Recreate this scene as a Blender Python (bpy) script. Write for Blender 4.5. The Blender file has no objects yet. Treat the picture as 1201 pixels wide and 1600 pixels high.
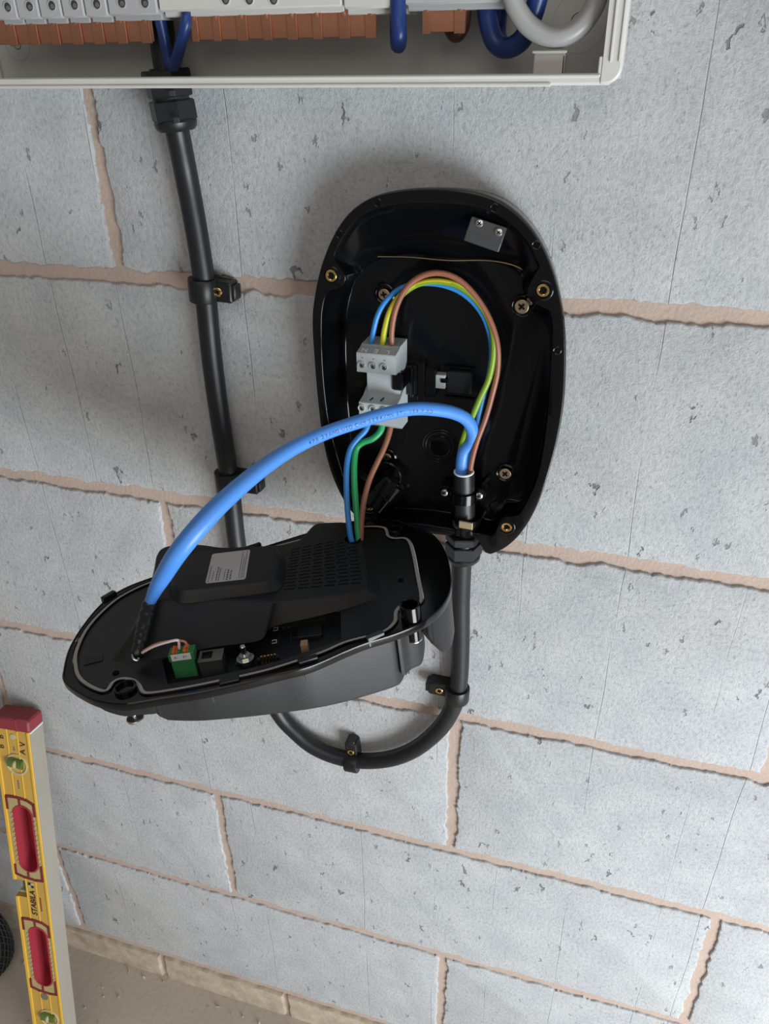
import bpy, bmesh, math, random
import numpy as np
from mathutils import Vector, Matrix
random.seed(7); rng = np.random.RandomState(5)
SC = bpy.context.scene; COL = SC.collection

# ------------------------------------------------------------------ camera
F_PX = 1232.53
CAM = np.array([119.389, -610.453, 173.722])                      # millimetres; the wall is the plane y = 0
ROT = np.array([[0.9573222532761232, 0.28857716584817295, -0.01604128216079715],
                [0.1340025576291853, -0.49234492862747953, -0.8600231309701146],
                [-0.2560808816197787, 0.8211697087726983, -0.5100028347597675]])
cd = bpy.data.cameras.new('camera'); cam = bpy.data.objects.new('camera', cd); COL.objects.link(cam)
cd.sensor_fit = 'VERTICAL'; cd.sensor_height = 24.0; cd.lens = 24.0*F_PX/1600.0
cd.clip_start = 0.01; cd.clip_end = 50
M = Matrix(((ROT[0][0], -ROT[1][0], -ROT[2][0]), (ROT[0][1], -ROT[1][1], -ROT[2][1]), (ROT[0][2], -ROT[1][2], -ROT[2][2]))).to_4x4()
M.translation = Vector(CAM/1000); cam.matrix_world = M
SC.camera = cam
# ------------------------------------------------------------------ world and light
w = bpy.data.worlds.new('world'); SC.world = w; w.use_nodes = True
bg = w.node_tree.nodes['Background']; bg.inputs[0].default_value = (1.0, 0.97, 0.94, 1); bg.inputs[1].default_value = 0.17
def area(name, loc, target, sx, sy, power, col):
    ld = bpy.data.lights.new(name, 'AREA'); ld.shape = 'RECTANGLE'; ld.size = sx; ld.size_y = sy
    ld.energy = power; ld.color = col
    o = bpy.data.objects.new(name, ld); COL.objects.link(o); o.location = loc
    o.rotation_euler = (Vector(target)-Vector(loc)).to_track_quat('-Z', 'Y').to_euler()
    return o
area('door_daylight', (1.22, -1.05, -0.80), (0.05, 0, -0.6), 0.9, 0.8, 41, (0.88, 0.95, 1.0))
area('room_fill', (0.5, -2.6, 1.5), (-0.2, 0, -0.3), 2.4, 1.6, 17, (1.0, 0.92, 0.82))  # added ambient fill behind the camera, also gives shade under the board
SC.view_settings.view_transform = 'Standard'; SC.view_settings.look = 'None'
SC.view_settings.gamma = 1; SC.view_settings.use_curve_mapping = False
SC.view_settings.exposure = 0.0

# ------------------------------------------------------------------ measuring helpers (millimetres)
def A(*v): return np.array(v, float)
def ray(u, v): return ROT.T @ A((u-600.5)/F_PX, (v-800)/F_PX, 1)
def W(u, v, Y):                                                   # point seen at (u, v) that stands Y mm out from the wall
    d = ray(u, v); return CAM + d*((-Y-CAM[1])/d[1])
def on(u, v, P, n):
    d = ray(u, v); return CAM + d*(((P-CAM)@n)/(d@n))
def proj(X):
    q = ROT @ (np.asarray(X)-CAM); return 600.5+F_PX*q[0]/q[2], 800+F_PX*q[1]/q[2]
def atd(u, v, depth): return CAM + ray(u, v)*depth                # at a distance along the view axis
def unit(v): v = np.asarray(v, float); return v/np.linalg.norm(v)

# ------------------------------------------------------------------ materials
def nodes(name):
    m = bpy.data.materials.new(name); m.use_nodes = True
    nt = m.node_tree; return m, nt, nt.nodes['Principled BSDF']
def mat(name, col, rough=0.5, metal=0.0, spec=0.5, bump=0.0, bscale=400.0, var=0.0, vscale=30.0, coat=0.0, trans=0.0, col2=None, rvar=0.0):
    m, nt, b = nodes(name)
    b.inputs['Base Color'].default_value = (*col, 1); b.inputs['Roughness'].default_value = rough
    b.inputs['Metallic'].default_value = metal; b.inputs['Specular IOR Level'].default_value = spec
    if coat: b.inputs['Coat Weight'].default_value = coat; b.inputs['Coat Roughness'].default_value = 0.08
    if trans: b.inputs['Transmission Weight'].default_value = trans
    tc = nt.nodes.new('ShaderNodeTexCoord')
    if True:
        n = nt.nodes.new('ShaderNodeTexNoise'); n.inputs['Scale'].default_value = vscale; n.inputs['Detail'].default_value = 6
        nt.links.new(tc.outputs['Object'], n.inputs['Vector'])
        r = nt.nodes.new('ShaderNodeMix'); r.data_type = 'RGBA'
        v = max(var, 0.04)
        c2 = col2 or tuple(min(1, c*(1+v)) for c in col)
        r.inputs[6].default_value = (*[c*(1-v) for c in col], 1); r.inputs[7].default_value = (*c2, 1)
        nt.links.new(n.outputs['Fac'], r.inputs[0]); nt.links.new(r.outputs[2], b.inputs['Base Color'])
        if rvar:
            mr = nt.nodes.new('ShaderNodeMapRange'); mr.inputs[3].default_value = rough-rvar; mr.inputs[4].default_value = rough+rvar
            nt.links.new(n.outputs['Fac'], mr.inputs[0]); nt.links.new(mr.outputs[0], b.inputs['Roughness'])
    if bump:
        n2 = nt.nodes.new('ShaderNodeTexNoise'); n2.inputs['Scale'].default_value = bscale; n2.inputs['Detail'].default_value = 4
        nt.links.new(tc.outputs['Object'], n2.inputs['Vector'])
        bp = nt.nodes.new('ShaderNodeBump'); bp.inputs['Strength'].default_value = bump; bp.inputs['Distance'].default_value = 0.001
        nt.links.new(n2.outputs['Fac'], bp.inputs['Height']); nt.links.new(bp.outputs[0], b.inputs['Normal'])
    return m
def math_node(nt, op, a, b=None):
    n = nt.nodes.new('ShaderNodeMath'); n.operation = op
    for i, x in enumerate((a, b)):
        if x is None: continue
        if isinstance(x, (int, float)): n.inputs[i].default_value = x
        else: nt.links.new(x, n.inputs[i])
    return n.outputs[0]
def block_material():
    m, nt, b = nodes('aerated_block'); L = nt.links
    tc = nt.nodes.new('ShaderNodeTexCoord')
    def mapped(s):
        mp = nt.nodes.new('ShaderNodeMapping'); mp.inputs['Scale'].default_value = s; L.new(tc.outputs['Object'], mp.inputs[0]); return mp.outputs[0]
    def noise(vec, sc, det=4, rough=0.5):
        n = nt.nodes.new('ShaderNodeTexNoise'); n.inputs['Scale'].default_value = sc; n.inputs['Detail'].default_value = det
        n.inputs['Roughness'].default_value = rough; L.new(vec, n.inputs['Vector']); return n.outputs['Fac']
    def rng_(x, a, b_, c, d):
        r = nt.nodes.new('ShaderNodeMapRange'); L.new(x, r.inputs[0])
        for i, q in enumerate((a, b_, c, d)): r.inputs[i+1].default_value = q
        return r.outputs[0]
    obj = tc.outputs['Object']
    # pits: cells, only some of them open, stretched upright and torn by noise
    def pits(sc, stretch, keep, r0, r1):
        vec = mapped((1, 1, stretch))
        nz = nt.nodes.new('ShaderNodeTexNoise'); nz.inputs['Scale'].default_value = sc*3.4; nz.inputs['Detail'].default_value = 5; L.new(vec, nz.inputs['Vector'])
        sub = nt.nodes.new('ShaderNodeVectorMath'); sub.operation = 'SUBTRACT'; L.new(nz.outputs['Color'], sub.inputs[0]); sub.inputs[1].default_value = (.5, .5, .5)
        mul = nt.nodes.new('ShaderNodeVectorMath'); mul.operation = 'SCALE'; L.new(sub.outputs[0], mul.inputs[0]); mul.inputs['Scale'].default_value = 1.15/sc
        add = nt.nodes.new('ShaderNodeVectorMath'); add.operation = 'ADD'; L.new(vec, add.inputs[0]); L.new(mul.outputs[0], add.inputs[1])
        flat = nt.nodes.new('ShaderNodeVectorMath'); flat.operation = 'MULTIPLY'; L.new(add.outputs[0], flat.inputs[0]); flat.inputs[1].default_value = (1, 0, 1)
        vo = nt.nodes.new('ShaderNodeTexVoronoi'); vo.inputs['Scale'].default_value = sc; L.new(flat.outputs[0], vo.inputs['Vector'])
        sep = nt.nodes.new('ShaderNodeSeparateColor'); L.new(vo.outputs['Color'], sep.inputs[0])
        rad = rng_(sep.outputs[0], keep, 1.0, r0, r1)
        on_ = math_node(nt, 'GREATER_THAN', sep.outputs[0], keep)
        d = math_node(nt, 'SUBTRACT', rad, vo.outputs['Distance'])
        d = math_node(nt, 'MULTIPLY', d, on_)
        return rng_(d, 0.0, 0.05, 0, 1)
    p1 = pits(42, 0.62, 0.52, 0.05, 0.17); p2 = pits(100, 0.5, 0.55, 0.06, 0.20); p3 = pits(300, 0.8, 0.55, 0.1, 0.30)
    p = math_node(nt, 'MAXIMUM', p1, math_node(nt, 'MULTIPLY', p2, 0.75)); p = math_node(nt, 'MAXIMUM', p, math_node(nt, 'MULTIPLY', p3, 0.22))
    # hairline upright seams left by the cutting wires
    sepx = nt.nodes.new('ShaderNodeSeparateXYZ'); L.new(obj, sepx.inputs[0])
    xw = math_node(nt, 'ADD', sepx.outputs[0], math_node(nt, 'MULTIPLY', noise(obj, 6, 2), 0.010))
    v1 = nt.nodes.new('ShaderNodeTexVoronoi'); v1.voronoi_dimensions = '1D'; v1.feature = 'DISTANCE_TO_EDGE'; v1.inputs['Scale'].default_value = 13
    L.new(xw, v1.inputs['W'])
    seam = math_node(nt, 'MULTIPLY', rng_(v1.outputs['Distance'], 0.0, 0.008, 1, 0), rng_(noise(mapped((3, 3, 1)), 4, 3), 0.48, 0.58, 0, 1))
    big = noise(obj, 3.2, 5); mid = noise(obj, 22, 6)
    fine = noise(obj, 620, 5, 0.7); grit = noise(mapped((1, 1, .8)), 260, 5, 0.7)
    c = nt.nodes.new('ShaderNodeMix'); c.data_type = 'RGBA'; L.new(rng_(mid, .3, .7, 0, 1), c.inputs[0])
    c.inputs[6].default_value = (0.475, 0.488, 0.505, 1); c.inputs[7].default_value = (0.565, 0.572, 0.575, 1)
    wm = nt.nodes.new('ShaderNodeMix'); wm.data_type = 'RGBA'; L.new(rng_(big, .52, .75, 0, .5), wm.inputs[0]); L.new(c.outputs[2], wm.inputs[6])
    wm.inputs[7].default_value = (0.54, 0.51, 0.47, 1)
    gm = nt.nodes.new('ShaderNodeMix'); gm.data_type = 'RGBA'; gm.blend_type = 'MULTIPLY'; L.new(rng_(grit, .38, .54, .6, 0), gm.inputs[0]); L.new(wm.outputs[2], gm.inputs[6])
    gm.inputs[7].default_value = (.72, .72, .73, 1)
    sm = nt.nodes.new('ShaderNodeMix'); sm.data_type = 'RGBA'; L.new(math_node(nt, 'MULTIPLY', seam, .30), sm.inputs[0]); L.new(gm.outputs[2], sm.inputs[6])
    sm.inputs[7].default_value = (.20, .20, .21, 1)
    pm = nt.nodes.new('ShaderNodeMix'); pm.data_type = 'RGBA'; L.new(math_node(nt, 'MULTIPLY', p, .74), pm.inputs[0]); L.new(sm.outputs[2], pm.inputs[6])  # shade inside the pits is mixed into the colour as dark grey
    pm.inputs[7].default_value = (.13, .13, .135, 1)
    L.new(pm.outputs[2], b.inputs['Base Color']); b.inputs['Roughness'].default_value = 0.9; b.inputs['Specular IOR Level'].default_value = 0.2
    h = math_node(nt, 'ADD', math_node(nt, 'MULTIPLY', fine, .9), math_node(nt, 'MULTIPLY', grit, 1.3))
    h = math_node(nt, 'SUBTRACT', h, math_node(nt, 'MULTIPLY', p, 2.2)); h = math_node(nt, 'SUBTRACT', h, math_node(nt, 'MULTIPLY', seam, .8))
    h = math_node(nt, 'ADD', h, math_node(nt, 'MULTIPLY', mid, 1.0))
    bp = nt.nodes.new('ShaderNodeBump'); bp.inputs['Strength'].default_value = 0.75; bp.inputs['Distance'].default_value = 0.0012
    L.new(h, bp.inputs['Height']); L.new(bp.outputs[0], b.inputs['Normal'])
    return m
m_block = block_material()
m_mortar = mat('mortar', (.47, .365, .305), .95, bump=.8, bscale=300, var=.12, vscale=40, spec=.2)
m_brick = mat('pale_brick', (.46, .38, .29), .95, bump=.9, bscale=160, var=.5, vscale=45, spec=.2)
m_floor = mat('concrete_floor', (.53, .465, .395), .9, bump=.5, bscale=120, var=.16, vscale=9, spec=.2)
m_plastic = mat('gloss_black_plastic', (.003, .003, .0035), .15, spec=.36, rvar=.05, vscale=14, bump=.03, bscale=60)
m_satin = mat('satin_black_plastic', (.010, .0105, .011), .38, spec=.45, bump=.03, bscale=900)
m_matte = mat('matte_black_plastic', (.013, .0132, .0138), .50, spec=.42, bump=.12, bscale=1200, rvar=.06, vscale=20)
m_dgrey = mat('dark_grey_plastic', (.045, .047, .05), .42, bump=.05, bscale=900)
m_black = mat('black_cable_sheath', (.010, .0108, .0135), .42, spec=.5, bump=.08, bscale=120, rvar=.08, vscale=30)
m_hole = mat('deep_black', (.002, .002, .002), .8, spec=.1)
m_gasket = mat('grey_gasket', (.42, .385, .34), .55)
m_lgrey = mat('light_grey_plastic', (.43, .47, .48), .42)
m_print = mat('white_print', (.85, .87, .87), .5)
m_ink = mat('black_ink', (.02, .02, .02), .6)
m_white = mat('white_enclosure_plastic', (.62, .61, .575), .38, var=.05)
m_back = mat('enclosure_back_panel', (.60, .605, .59), .30, var=.06, vscale=10)
m_module = mat('breaker_housing', (.43, .44, .44), .45)
m_copper = mat('copper', (.52, .235, .14), .36, metal=.75, var=.16, vscale=60, bump=.08, bscale=200)
m_brass = mat('brass', (.85, .58, .22), .22, metal=1)
m_bronze = mat('bronze_screw', (.34, .25, .16), .40, metal=.75)
m_steel = mat('zinc_steel', (.62, .61, .58), .25, metal=1)
m_goldnut = mat('pale_brass_nut', (.80, .66, .42), .3, metal=.8)
m_blue = mat('blue_sheath', (.085, .29, .80), .38, var=.08, vscale=20)
m_wblue = mat('light_blue_wire', (.035, .25, .66), .35)
m_dblue = mat('dark_blue_wire', (.012, .038, .17), .35)
m_brown = mat('brown_wire', (.30, .115, .065), .4)
m_dbrown = mat('dark_brown_wire', (.09, .028, .02), .4)
m_yellow = mat('earth_yellow', (.62, .55, .02), .38)
m_green = mat('earth_green', (.015, .36, .11), .38)
m_lime = mat('earth_lime', (.20, .34, .02), .38)
m_greyw = mat('grey_wire', (.37, .37, .36), .35)
m_tgreen = mat('terminal_green', (.045, .23, .075), .45)
m_orange = mat('orange_lever', (.85, .17, .02), .4)
m_tape = mat('tape', (.014, .014, .015), .3, bump=1.0, bscale=170)
m_label = mat('label_paper', (.62, .58, .58), .5)
m_printgrey = mat('label_print', (.16, .15, .16), .6)
m_lyellow = mat('level_yellow', (.56, .34, .07), .5, var=.18, vscale=18, bump=.1, bscale=200)
m_lpaint = mat('level_yellow_edge', (.78, .46, .05), .4, var=.08)
m_lside = mat('dusty_level_side', (.36, .325, .275), .7, var=.12, vscale=12)
m_lred = mat('level_red', (.26, .035, .045), .55, var=.15, vscale=40)
m_grip = mat('grip_red', (.42, .04, .06), .5)
m_frame = mat('grip_frame_red', (.20, .025, .03), .55, var=.3, vscale=60)
m_dirtyel = mat('worn_cream', (.45, .36, .16), .6, var=.2, vscale=80)
m_vial = mat('green_vial', (.10, .17, .03), .12, coat=.5)
m_vialfr = mat('vial_frame', (.52, .45, .27), .45)
m_net = mat('dark_net', (.035, .04, .042), .7)
m_netb = mat('dark_bin_body', (.012, .013, .014), .8)
m_tan = mat('tan_component', (.40, .25, .15), .5)
m_pink = mat('white_pink_wire', (.75, .60, .55), .4)
m_copw = mat('copper_red_wire', (.45, .16, .10), .4)

# ------------------------------------------------------------------ object helpers
def worldloc(o):
    p = np.zeros(3)
    while o is not None: p = p + np.array(o.location)*1000; o = o.parent
    return p
def link(name, me, m, parent=None, loc=None, smooth=None):
    o = bpy.data.objects.new(name, me); COL.objects.link(o)
    if m is not None and not me.materials: me.materials.append(m)
    base = np.zeros(3)
    if parent is not None: o.parent = parent; base = worldloc(parent)
    if loc is not None: o.location = Vector((np.asarray(loc)-base)/1000); base = np.asarray(loc, float)
    return o, base
def mesh(name, V, F, m, parent=None, sharp=32, loc=None, mats=None, mi=None, recalc=True):
    me = bpy.data.meshes.new(name)
    o, base = link(name, me, None, parent, loc)
    V = (np.asarray(V, float)-base)/1000
    me.from_pydata(V.tolist(), [], F)
    for q in (mats or [m]): me.materials.append(q)
    if mi is not None: me.polygons.foreach_set('material_index', mi)
    if recalc:
        bm = bmesh.new(); bm.from_mesh(me); bmesh.ops.recalc_face_normals(bm, faces=bm.faces); bm.to_mesh(me); bm.free()
    if sharp:
        me.polygons.foreach_set('use_smooth', [True]*len(me.polygons))
        try: me.set_sharp_from_angle(angle=math.radians(sharp))
        except Exception: pass
    me.update(); return o
class MB:                                                         # collects geometry of ONE part
    def __init__(s): s.V = []; s.F = []; s.mi = []; s.cur = 0
    def add(s, V, F):
        k = len(s.V); s.V += [list(v) for v in V]; s.F += [[i+k for i in f] for f in F]; s.mi += [s.cur]*len(F); return s
    def m(s, i): s.cur = i; return s
    def build(s, name, mt, parent=None, sharp=32, loc=None, mats=None):
        return mesh(name, s.V, s.F, mt, parent, sharp, loc, mats, s.mi if mats else None)
def loft(loops, cap0=True, cap1=True, closed=True):
    n = len(loops[0]); V = [p for l in loops for p in l]; F = []
    for k in range(len(loops)-1):
        for i in range(n if closed else n-1):
            j = (i+1) % n; F.append([k*n+i, k*n+j, (k+1)*n+j, (k+1)*n+i])
    if cap0: F.append(list(range(n))[::-1])
    if cap1: F.append([(len(loops)-1)*n+i for i in range(n)])
    return V, F
def frame(d):
    d = unit(d); a = A(0, 0, 1) if abs(d[2]) < .9 else A(1, 0, 0)
    x = unit(np.cross(a, d)); return x, np.cross(d, x), d
def circle(c, x, y, r, seg, ph=0): return [c + r*(x*math.cos(2*math.pi*i/seg+ph)+y*math.sin(2*math.pi*i/seg+ph)) for i in range(seg)]
def lathe(c, d, prof, seg=24, caps=(True, True), ph=0, xy=None):
    x, y, d = frame(d)
    if xy is not None: x = unit(xy); y = np.cross(d, x)
    c = np.asarray(c, float)
    return loft([circle(c+d*h, x, y, max(r, .001), seg, ph) for r, h in prof], *caps)
def box(c, x, y, z, hx, hy, hz, bev=0):
    c = np.asarray(c, float); x, y, z = unit(x), unit(y), unit(z)
    if not bev:
        V = [c+x*hx*a+y*hy*b+z*hz*e for e in (-1, 1) for a, b in ((-1, -1), (1, -1), (1, 1), (-1, 1))]
        return V, [[3, 2, 1, 0], [4, 5, 6, 7], [0, 1, 5, 4], [1, 2, 6, 5], [2, 3, 7, 6], [3, 0, 4, 7]]
    def oct_(hx, hy, b): return [(hx-b, -hy), (hx, -hy+b), (hx, hy-b), (hx-b, hy), (-hx+b, hy), (-hx, hy-b), (-hx, -hy+b), (-hx+b, -hy)]
    L = []
    for zz, ins in ((-hz, bev), (-hz+bev, 0), (hz-bev, 0), (hz, bev)):
        L.append([c+x*p+y*q+z*zz for p, q in oct_(hx-ins, hy-ins, bev)])
    return loft(L)
EX, EY, EZ = A(1, 0, 0), A(0, 1, 0), A(0, 0, 1)
def wbox(x0, x1, y0, y1, z0, z1, bev=0): return box(((x0+x1)/2, (y0+y1)/2, (z0+z1)/2), EX, EY, EZ, abs(x1-x0)/2, abs(y1-y0)/2, abs(z1-z0)/2, bev)
def spline(P, n=60, closed=False, extra=None):                    # Catmull-Rom through P, resampled evenly
    P = [np.asarray(p, float) for p in P]; N = len(P); out = []
    segs = N if closed else N-1
    for i in range(segs):
        if closed: a, b, c, d = P[(i-1) % N], P[i], P[(i+1) % N], P[(i+2) % N]
        else: b, c = P[i], P[i+1]; a = P[i-1] if i else 2*b-c; d = P[i+2] if i+2 < N else 2*c-b
        for k in range(12):
            t = k/12; out.append(.5*((2*b)+(-a+c)*t+(2*a-5*b+4*c-d)*t*t+(-a+3*b-3*c+d)*t**3))
    if not closed: out.append(P[-1])
    O = np.array(out); 
    if closed: O = np.vstack([O, O[:1]])
    s = np.concatenate([[0], np.cumsum(np.linalg.norm(np.diff(O[:, :3], axis=0), axis=1))])
    q = np.linspace(0, s[-1], n, endpoint=not closed)
    return np.stack([np.interp(q, s, O[:, k]) for k in range(O.shape[1])], 1)
def tube(P, r, seg=14, n=60, smooth=True, closed=False, flat=None, caps=True):
    """P: centres, optionally with a 4th value = radius"""
    Q = spline(P, n, closed) if smooth else np.array(P, float)
    rad = Q[:, 3] if Q.shape[1] > 3 else np.full(len(Q), r); C = Q[:, :3]
    T = np.gradient(C, axis=0)
    if closed: T = (np.roll(C, -1, 0)-np.roll(C, 1, 0))
    x, y, _ = frame(T[0]); L = []
    for i in range(len(C)):
        t = unit(T[i]); x = unit(x-t*(x@t)); y = np.cross(t, x)
        L.append(circle(C[i], x, y, rad[i], seg))
    if closed: return loft(L+[L[0]], False, False)
    return loft(L, caps, caps)
def set_(o, label=None, cat=None, group=None, kind=None):
    if label: o['label'] = label
    if cat: o['category'] = cat
    if group: o['group'] = group
    if kind: o['kind'] = kind
    return o
def thing(name, loc, label, cat, group=None):
    o = bpy.data.objects.new(name, None); COL.objects.link(o); o.empty_display_size = .02
    o.location = Vector(np.asarray(loc, float)/1000); return set_(o, label, cat, group)
def plate(name, outer, holes, to3d, t, m, parent, loc=None, sharp=25):
    """flat plate with holes; outer and holes are 2-D loops, to3d(x, y, h) -> world mm; h from -t to 0"""
    cu = bpy.data.curves.new('c', 'CURVE'); cu.dimensions = '2D'; cu.fill_mode = 'BOTH'; cu.extrude = t/2
    for lp in [outer]+list(holes):
        sp = cu.splines.new('POLY'); sp.points.add(len(lp)-1); sp.use_cyclic_u = True
        for i, p in enumerate(lp): sp.points[i].co = (p[0], p[1], 0, 1)
    tmp = bpy.data.objects.new('tmp', cu); COL.objects.link(tmp); bpy.context.view_layer.update()
    me = bpy.data.meshes.new_from_object(tmp.evaluated_get(bpy.context.evaluated_depsgraph_get()))
    V = [to3d(v.co[0], v.co[1], v.co[2]-t/2) for v in me.vertices]; F = [list(p.vertices) for p in me.polygons]
    bpy.data.objects.remove(tmp); bpy.data.meshes.remove(me); bpy.data.curves.remove(cu)
    bm = bmesh.new(); vs = [bm.verts.new(v) for v in V]
    for f in F:
        try: bm.faces.new([vs[i] for i in f])
        except ValueError: pass
    bmesh.ops.remove_doubles(bm, verts=bm.verts, dist=.002)
    bm.verts.index_update(); V = [list(v.co) for v in bm.verts]; F = [[v.index for v in f.verts] for f in bm.faces]; bm.free()
    return mesh(name, V, F, m, parent, sharp, loc)
def text(name, s, size, c, x, y, m, parent, h=.15, align='CENTER', loc=None, fn=None, shear=0, bold=0):
    cu = bpy.data.curves.new('t', 'FONT'); cu.body = s; cu.size = size; cu.extrude = h/2; cu.align_x = align; cu.align_y = 'CENTER'; cu.resolution_u = 3; cu.shear = shear; cu.offset = bold
    tmp = bpy.data.objects.new('tmp', cu); COL.objects.link(tmp); bpy.context.view_layer.update()
    me = bpy.data.meshes.new_from_object(tmp.evaluated_get(bpy.context.evaluated_depsgraph_get()))
    x, y = unit(x), unit(y); z = np.cross(x, y); c = np.asarray(c, float)
    f = fn or (lambda p: c+x*p[0]+y*p[1]+z*p[2])
    V = [f(v.co) for v in me.vertices]; F = [list(p.vertices) for p in me.polygons]
    bpy.data.objects.remove(tmp); bpy.data.meshes.remove(me); bpy.data.curves.remove(cu)
    return mesh(name, V, F, m, parent, 0, loc)
def screw(name, c, n, r, m, parent, h=1.6, ph=.4, dome=True, loc=None, label=None):
    x, y, n = frame(n); mb = MB()
    prof = [(r*.96, 0), (r, h*.3), (r*.93, h*.75), (r*.7, h*.95), (r*.35, h*1.05), (.01, h*1.08)] if dome else [(r*.98, 0), (r, h*.6), (r*.9, h*.8), (r*.88, h*.62), (.01, h*.6)]
    mb.m(0).add(*lathe(c, n, prof, 20, (True, False)))
    a = x*math.cos(ph)+y*math.sin(ph); b = np.cross(n, a); c = np.asarray(c)
    mb.m(1).add(*box(c+n*h*1.0, a, b, n, r*.52, r*.13, h*.12)).add(*box(c+n*h*1.0, b, a, n, r*.52, r*.13, h*.121))
    o = mb.build(name, None, parent, 35, loc, [m, m_hole])
    if label: o['label'] = label
    return o
def angular(P, c, n):                                             # resample a 2-D closed outline by angle about c
    P = np.asarray(P, float); S = spline(P, 600, True)
    a = np.arctan2(S[:, 1]-c[1], S[:, 0]-c[0]); r = np.hypot(S[:, 1]-c[1], S[:, 0]-c[0])
    o = np.argsort(a); a, r = a[o], r[o]
    q = -math.pi+2*math.pi*(np.arange(n)+.5)/n
    rr = np.interp(q, np.r_[a-2*math.pi, a, a+2*math.pi], np.r_[r, r, r])
    return np.stack([c[0]+rr*np.cos(q), c[1]+rr*np.sin(q)], 1)

# ================================================================== SETTING
wall = mesh('wall_back', *wbox(-1400, 1010, 3.2, 120, -1190, 500), m_mortar, None, 0); set_(wall, kind='structure')
def wobbly(x0, x1, z0, z1, amp, step, seed):
    r = np.random.RandomState(seed); P = []
    for (a, b) in (((x0, z0), (x1, z0)), ((x1, z0), (x1, z1)), ((x1, z1), (x0, z1)), ((x0, z1), (x0, z0))):
        L = math.hypot(b[0]-a[0], b[1]-a[1]); n = int(L/step)
        for i in range(n): P.append((a[0]+(b[0]-a[0])*i/n, a[1]+(b[1]-a[1])*i/n))
    P = np.array(P); N = len(P)
    j = r.normal(size=(N, 2)); j = (j+np.roll(j, 1, 0)+np.roll(j, -1, 0))/1.7
    k = r.normal(size=(N//6+2, 2)); k = np.stack([np.interp(np.arange(N)/6, np.arange(len(k)), k[:, q]) for q in (0, 1)], 1)
    h = r.normal(size=(N, 2)); return P+amp*(.45*j+.62*k+.28*h)
def masonry(name, x0, x1, z0, z1, m, seed, amp=1.6, step=3.2, proud=0.0, r=1.3):
    P = wobbly(x0, x1, z0, z1, amp, step, seed); c = P.mean(0)
    def lp(ins, y):
        d = np.sign(P-c)*ins*np.array([1, 1]); q = P-d*np.clip(np.abs(P-c)/np.array([(x1-x0)/2, (z1-z0)/2])-.9, 0, .1)*10
        return [A(a, y, b) for a, b in q]
    return mesh(name, *loft([lp(0, 8), lp(0, -proud+r), lp(r*.6, -proud+.35), lp(r*1.5, -proud)], False, True), m, wall, 40)
sd = 10
for row in range(-2, 5):                                           # courses of 225 mm, blocks 620 mm long, half bond
    zt = -225*row; off = 312.5 if row % 2 else 0
    if row in (-1, 1, 3): off = 312.5
    else: off = 0
    for k in range(-3, 3):
        x0 = off+625*k+(5 if row in (0, 2) else 0) - 0; x1 = x0+625
        x0 = max(x0, -1395); x1 = min(x1, 1005)
        if x1-x0 < 40: continue
        sd += 1
        o = masonry('block', x0+6, x1-6, zt-225+6.8, zt-6.8, m_block, sd)
for k in range(-5, 6):                                             # brick course on the floor
    x0 = -252+225*k; x1 = x0+225
    x0 = max(x0, -1395); x1 = min(x1, 1005)
    if x1-x0 < 30: continue
    masonry('brick', x0+4, x1-4, -1196, -1133, m_brick, 60+k, 1.5, 6, proud=3, r=4)
floor = mesh('floor', *wbox(-1400, 1010, -1600, 3.2, -1250, -1190), m_floor, None, 0); set_(floor, kind='structure')
r = np.random.RandomState(3)                                        # grit swept against the wall
mb = MB()
for i in range(90):
    p = A(r.uniform(-900, 300), -abs(r.normal(0, 110)), -1189.4); s = r.uniform(.8, 3.2)
    mb.add(*box(p, unit(r.normal(size=3)), unit(np.cross(r.normal(size=3), EX)), EZ, s, s*.7, s*.5))
g = mb.build('floor_grit', m_mortar, None, 0); set_(g, 'small crumbs of mortar scattered on the concrete floor', 'debris', kind='stuff')

# ================================================================== OPEN DISTRIBUTION BOARD
D = 72                                                             # depth of the open tray
zl = W(500, 119, D)[2]; xr = W(983, 20, D)[0]; xi = W(950, 20, D)[0]
board = thing('distribution_board', (-160, 0, zl), 'open white plastic distribution board on the wall with its cover removed', 'fuse box')
zt0, xl0 = 420, -470
mb = MB().add(*wbox(xl0, xr-3, -5, -.2, zl-5, zt0)); mb.build('back_panel', m_back, board)
mb = MB()
mb.add(*wbox(xl0, xr-6, -D+3, -1, zl-6, zl-3, 1))                    # lower wall of the tray
mb.add(*wbox(xl0, xr-9, -D, -D+4, W(480, 134.5, D)[2], zl, 1.2))
mb.add(*wbox(xl0, xr-12, -D-2.0, -D+3, zl-2.0, zl+.4, .8))              # thin raised lip along the front
mb.add(*wbox(xl0, xr-40, -D-1.2, -D+3, zl-6.4, zl-4.2, .6))
mb.build('tray_bottom', m_white, board)
mb = MB()
def corner(y, ins):                                                 # rounded outer right side, seen in plan as a vertical bar with a round foot
    zb = W(480, 134.5, D)[2]+ins; x1 = xr-ins; R_ = 9-ins; P = []
    for a in np.linspace(-90, 0, 8): P.append(A(x1-R_+R_*math.cos(math.radians(a)), y, zb+R_+R_*math.sin(math.radians(a))))
    P += [A(x1, y, zt0), A(xi, y, zt0), A(xi, y, zb)]
    return P
mb.add(*loft([corner(-1, 2), corner(-D+4, 0), corner(-D, .3), corner(-D-1, 1.6)]))
mb.build('tray_side', m_white, board)
mb = MB()
mb.add(*wbox(xi+3.5, xi+5, -D-2.2, -D, zl+6, zt0, .4)); mb.add(*wbox(xi-2.4, xi, -D-.6, -D+8, zl-1, zl+9, .5)); mb.add(*wbox(xi+8.5, xi+9.5, -D-2.0, -D, zl+6, zt0, .3))
mb.build('rim_rib', m_white, board)
a = W(833, 112, 58); b = W(884, 80, 58)
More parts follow.
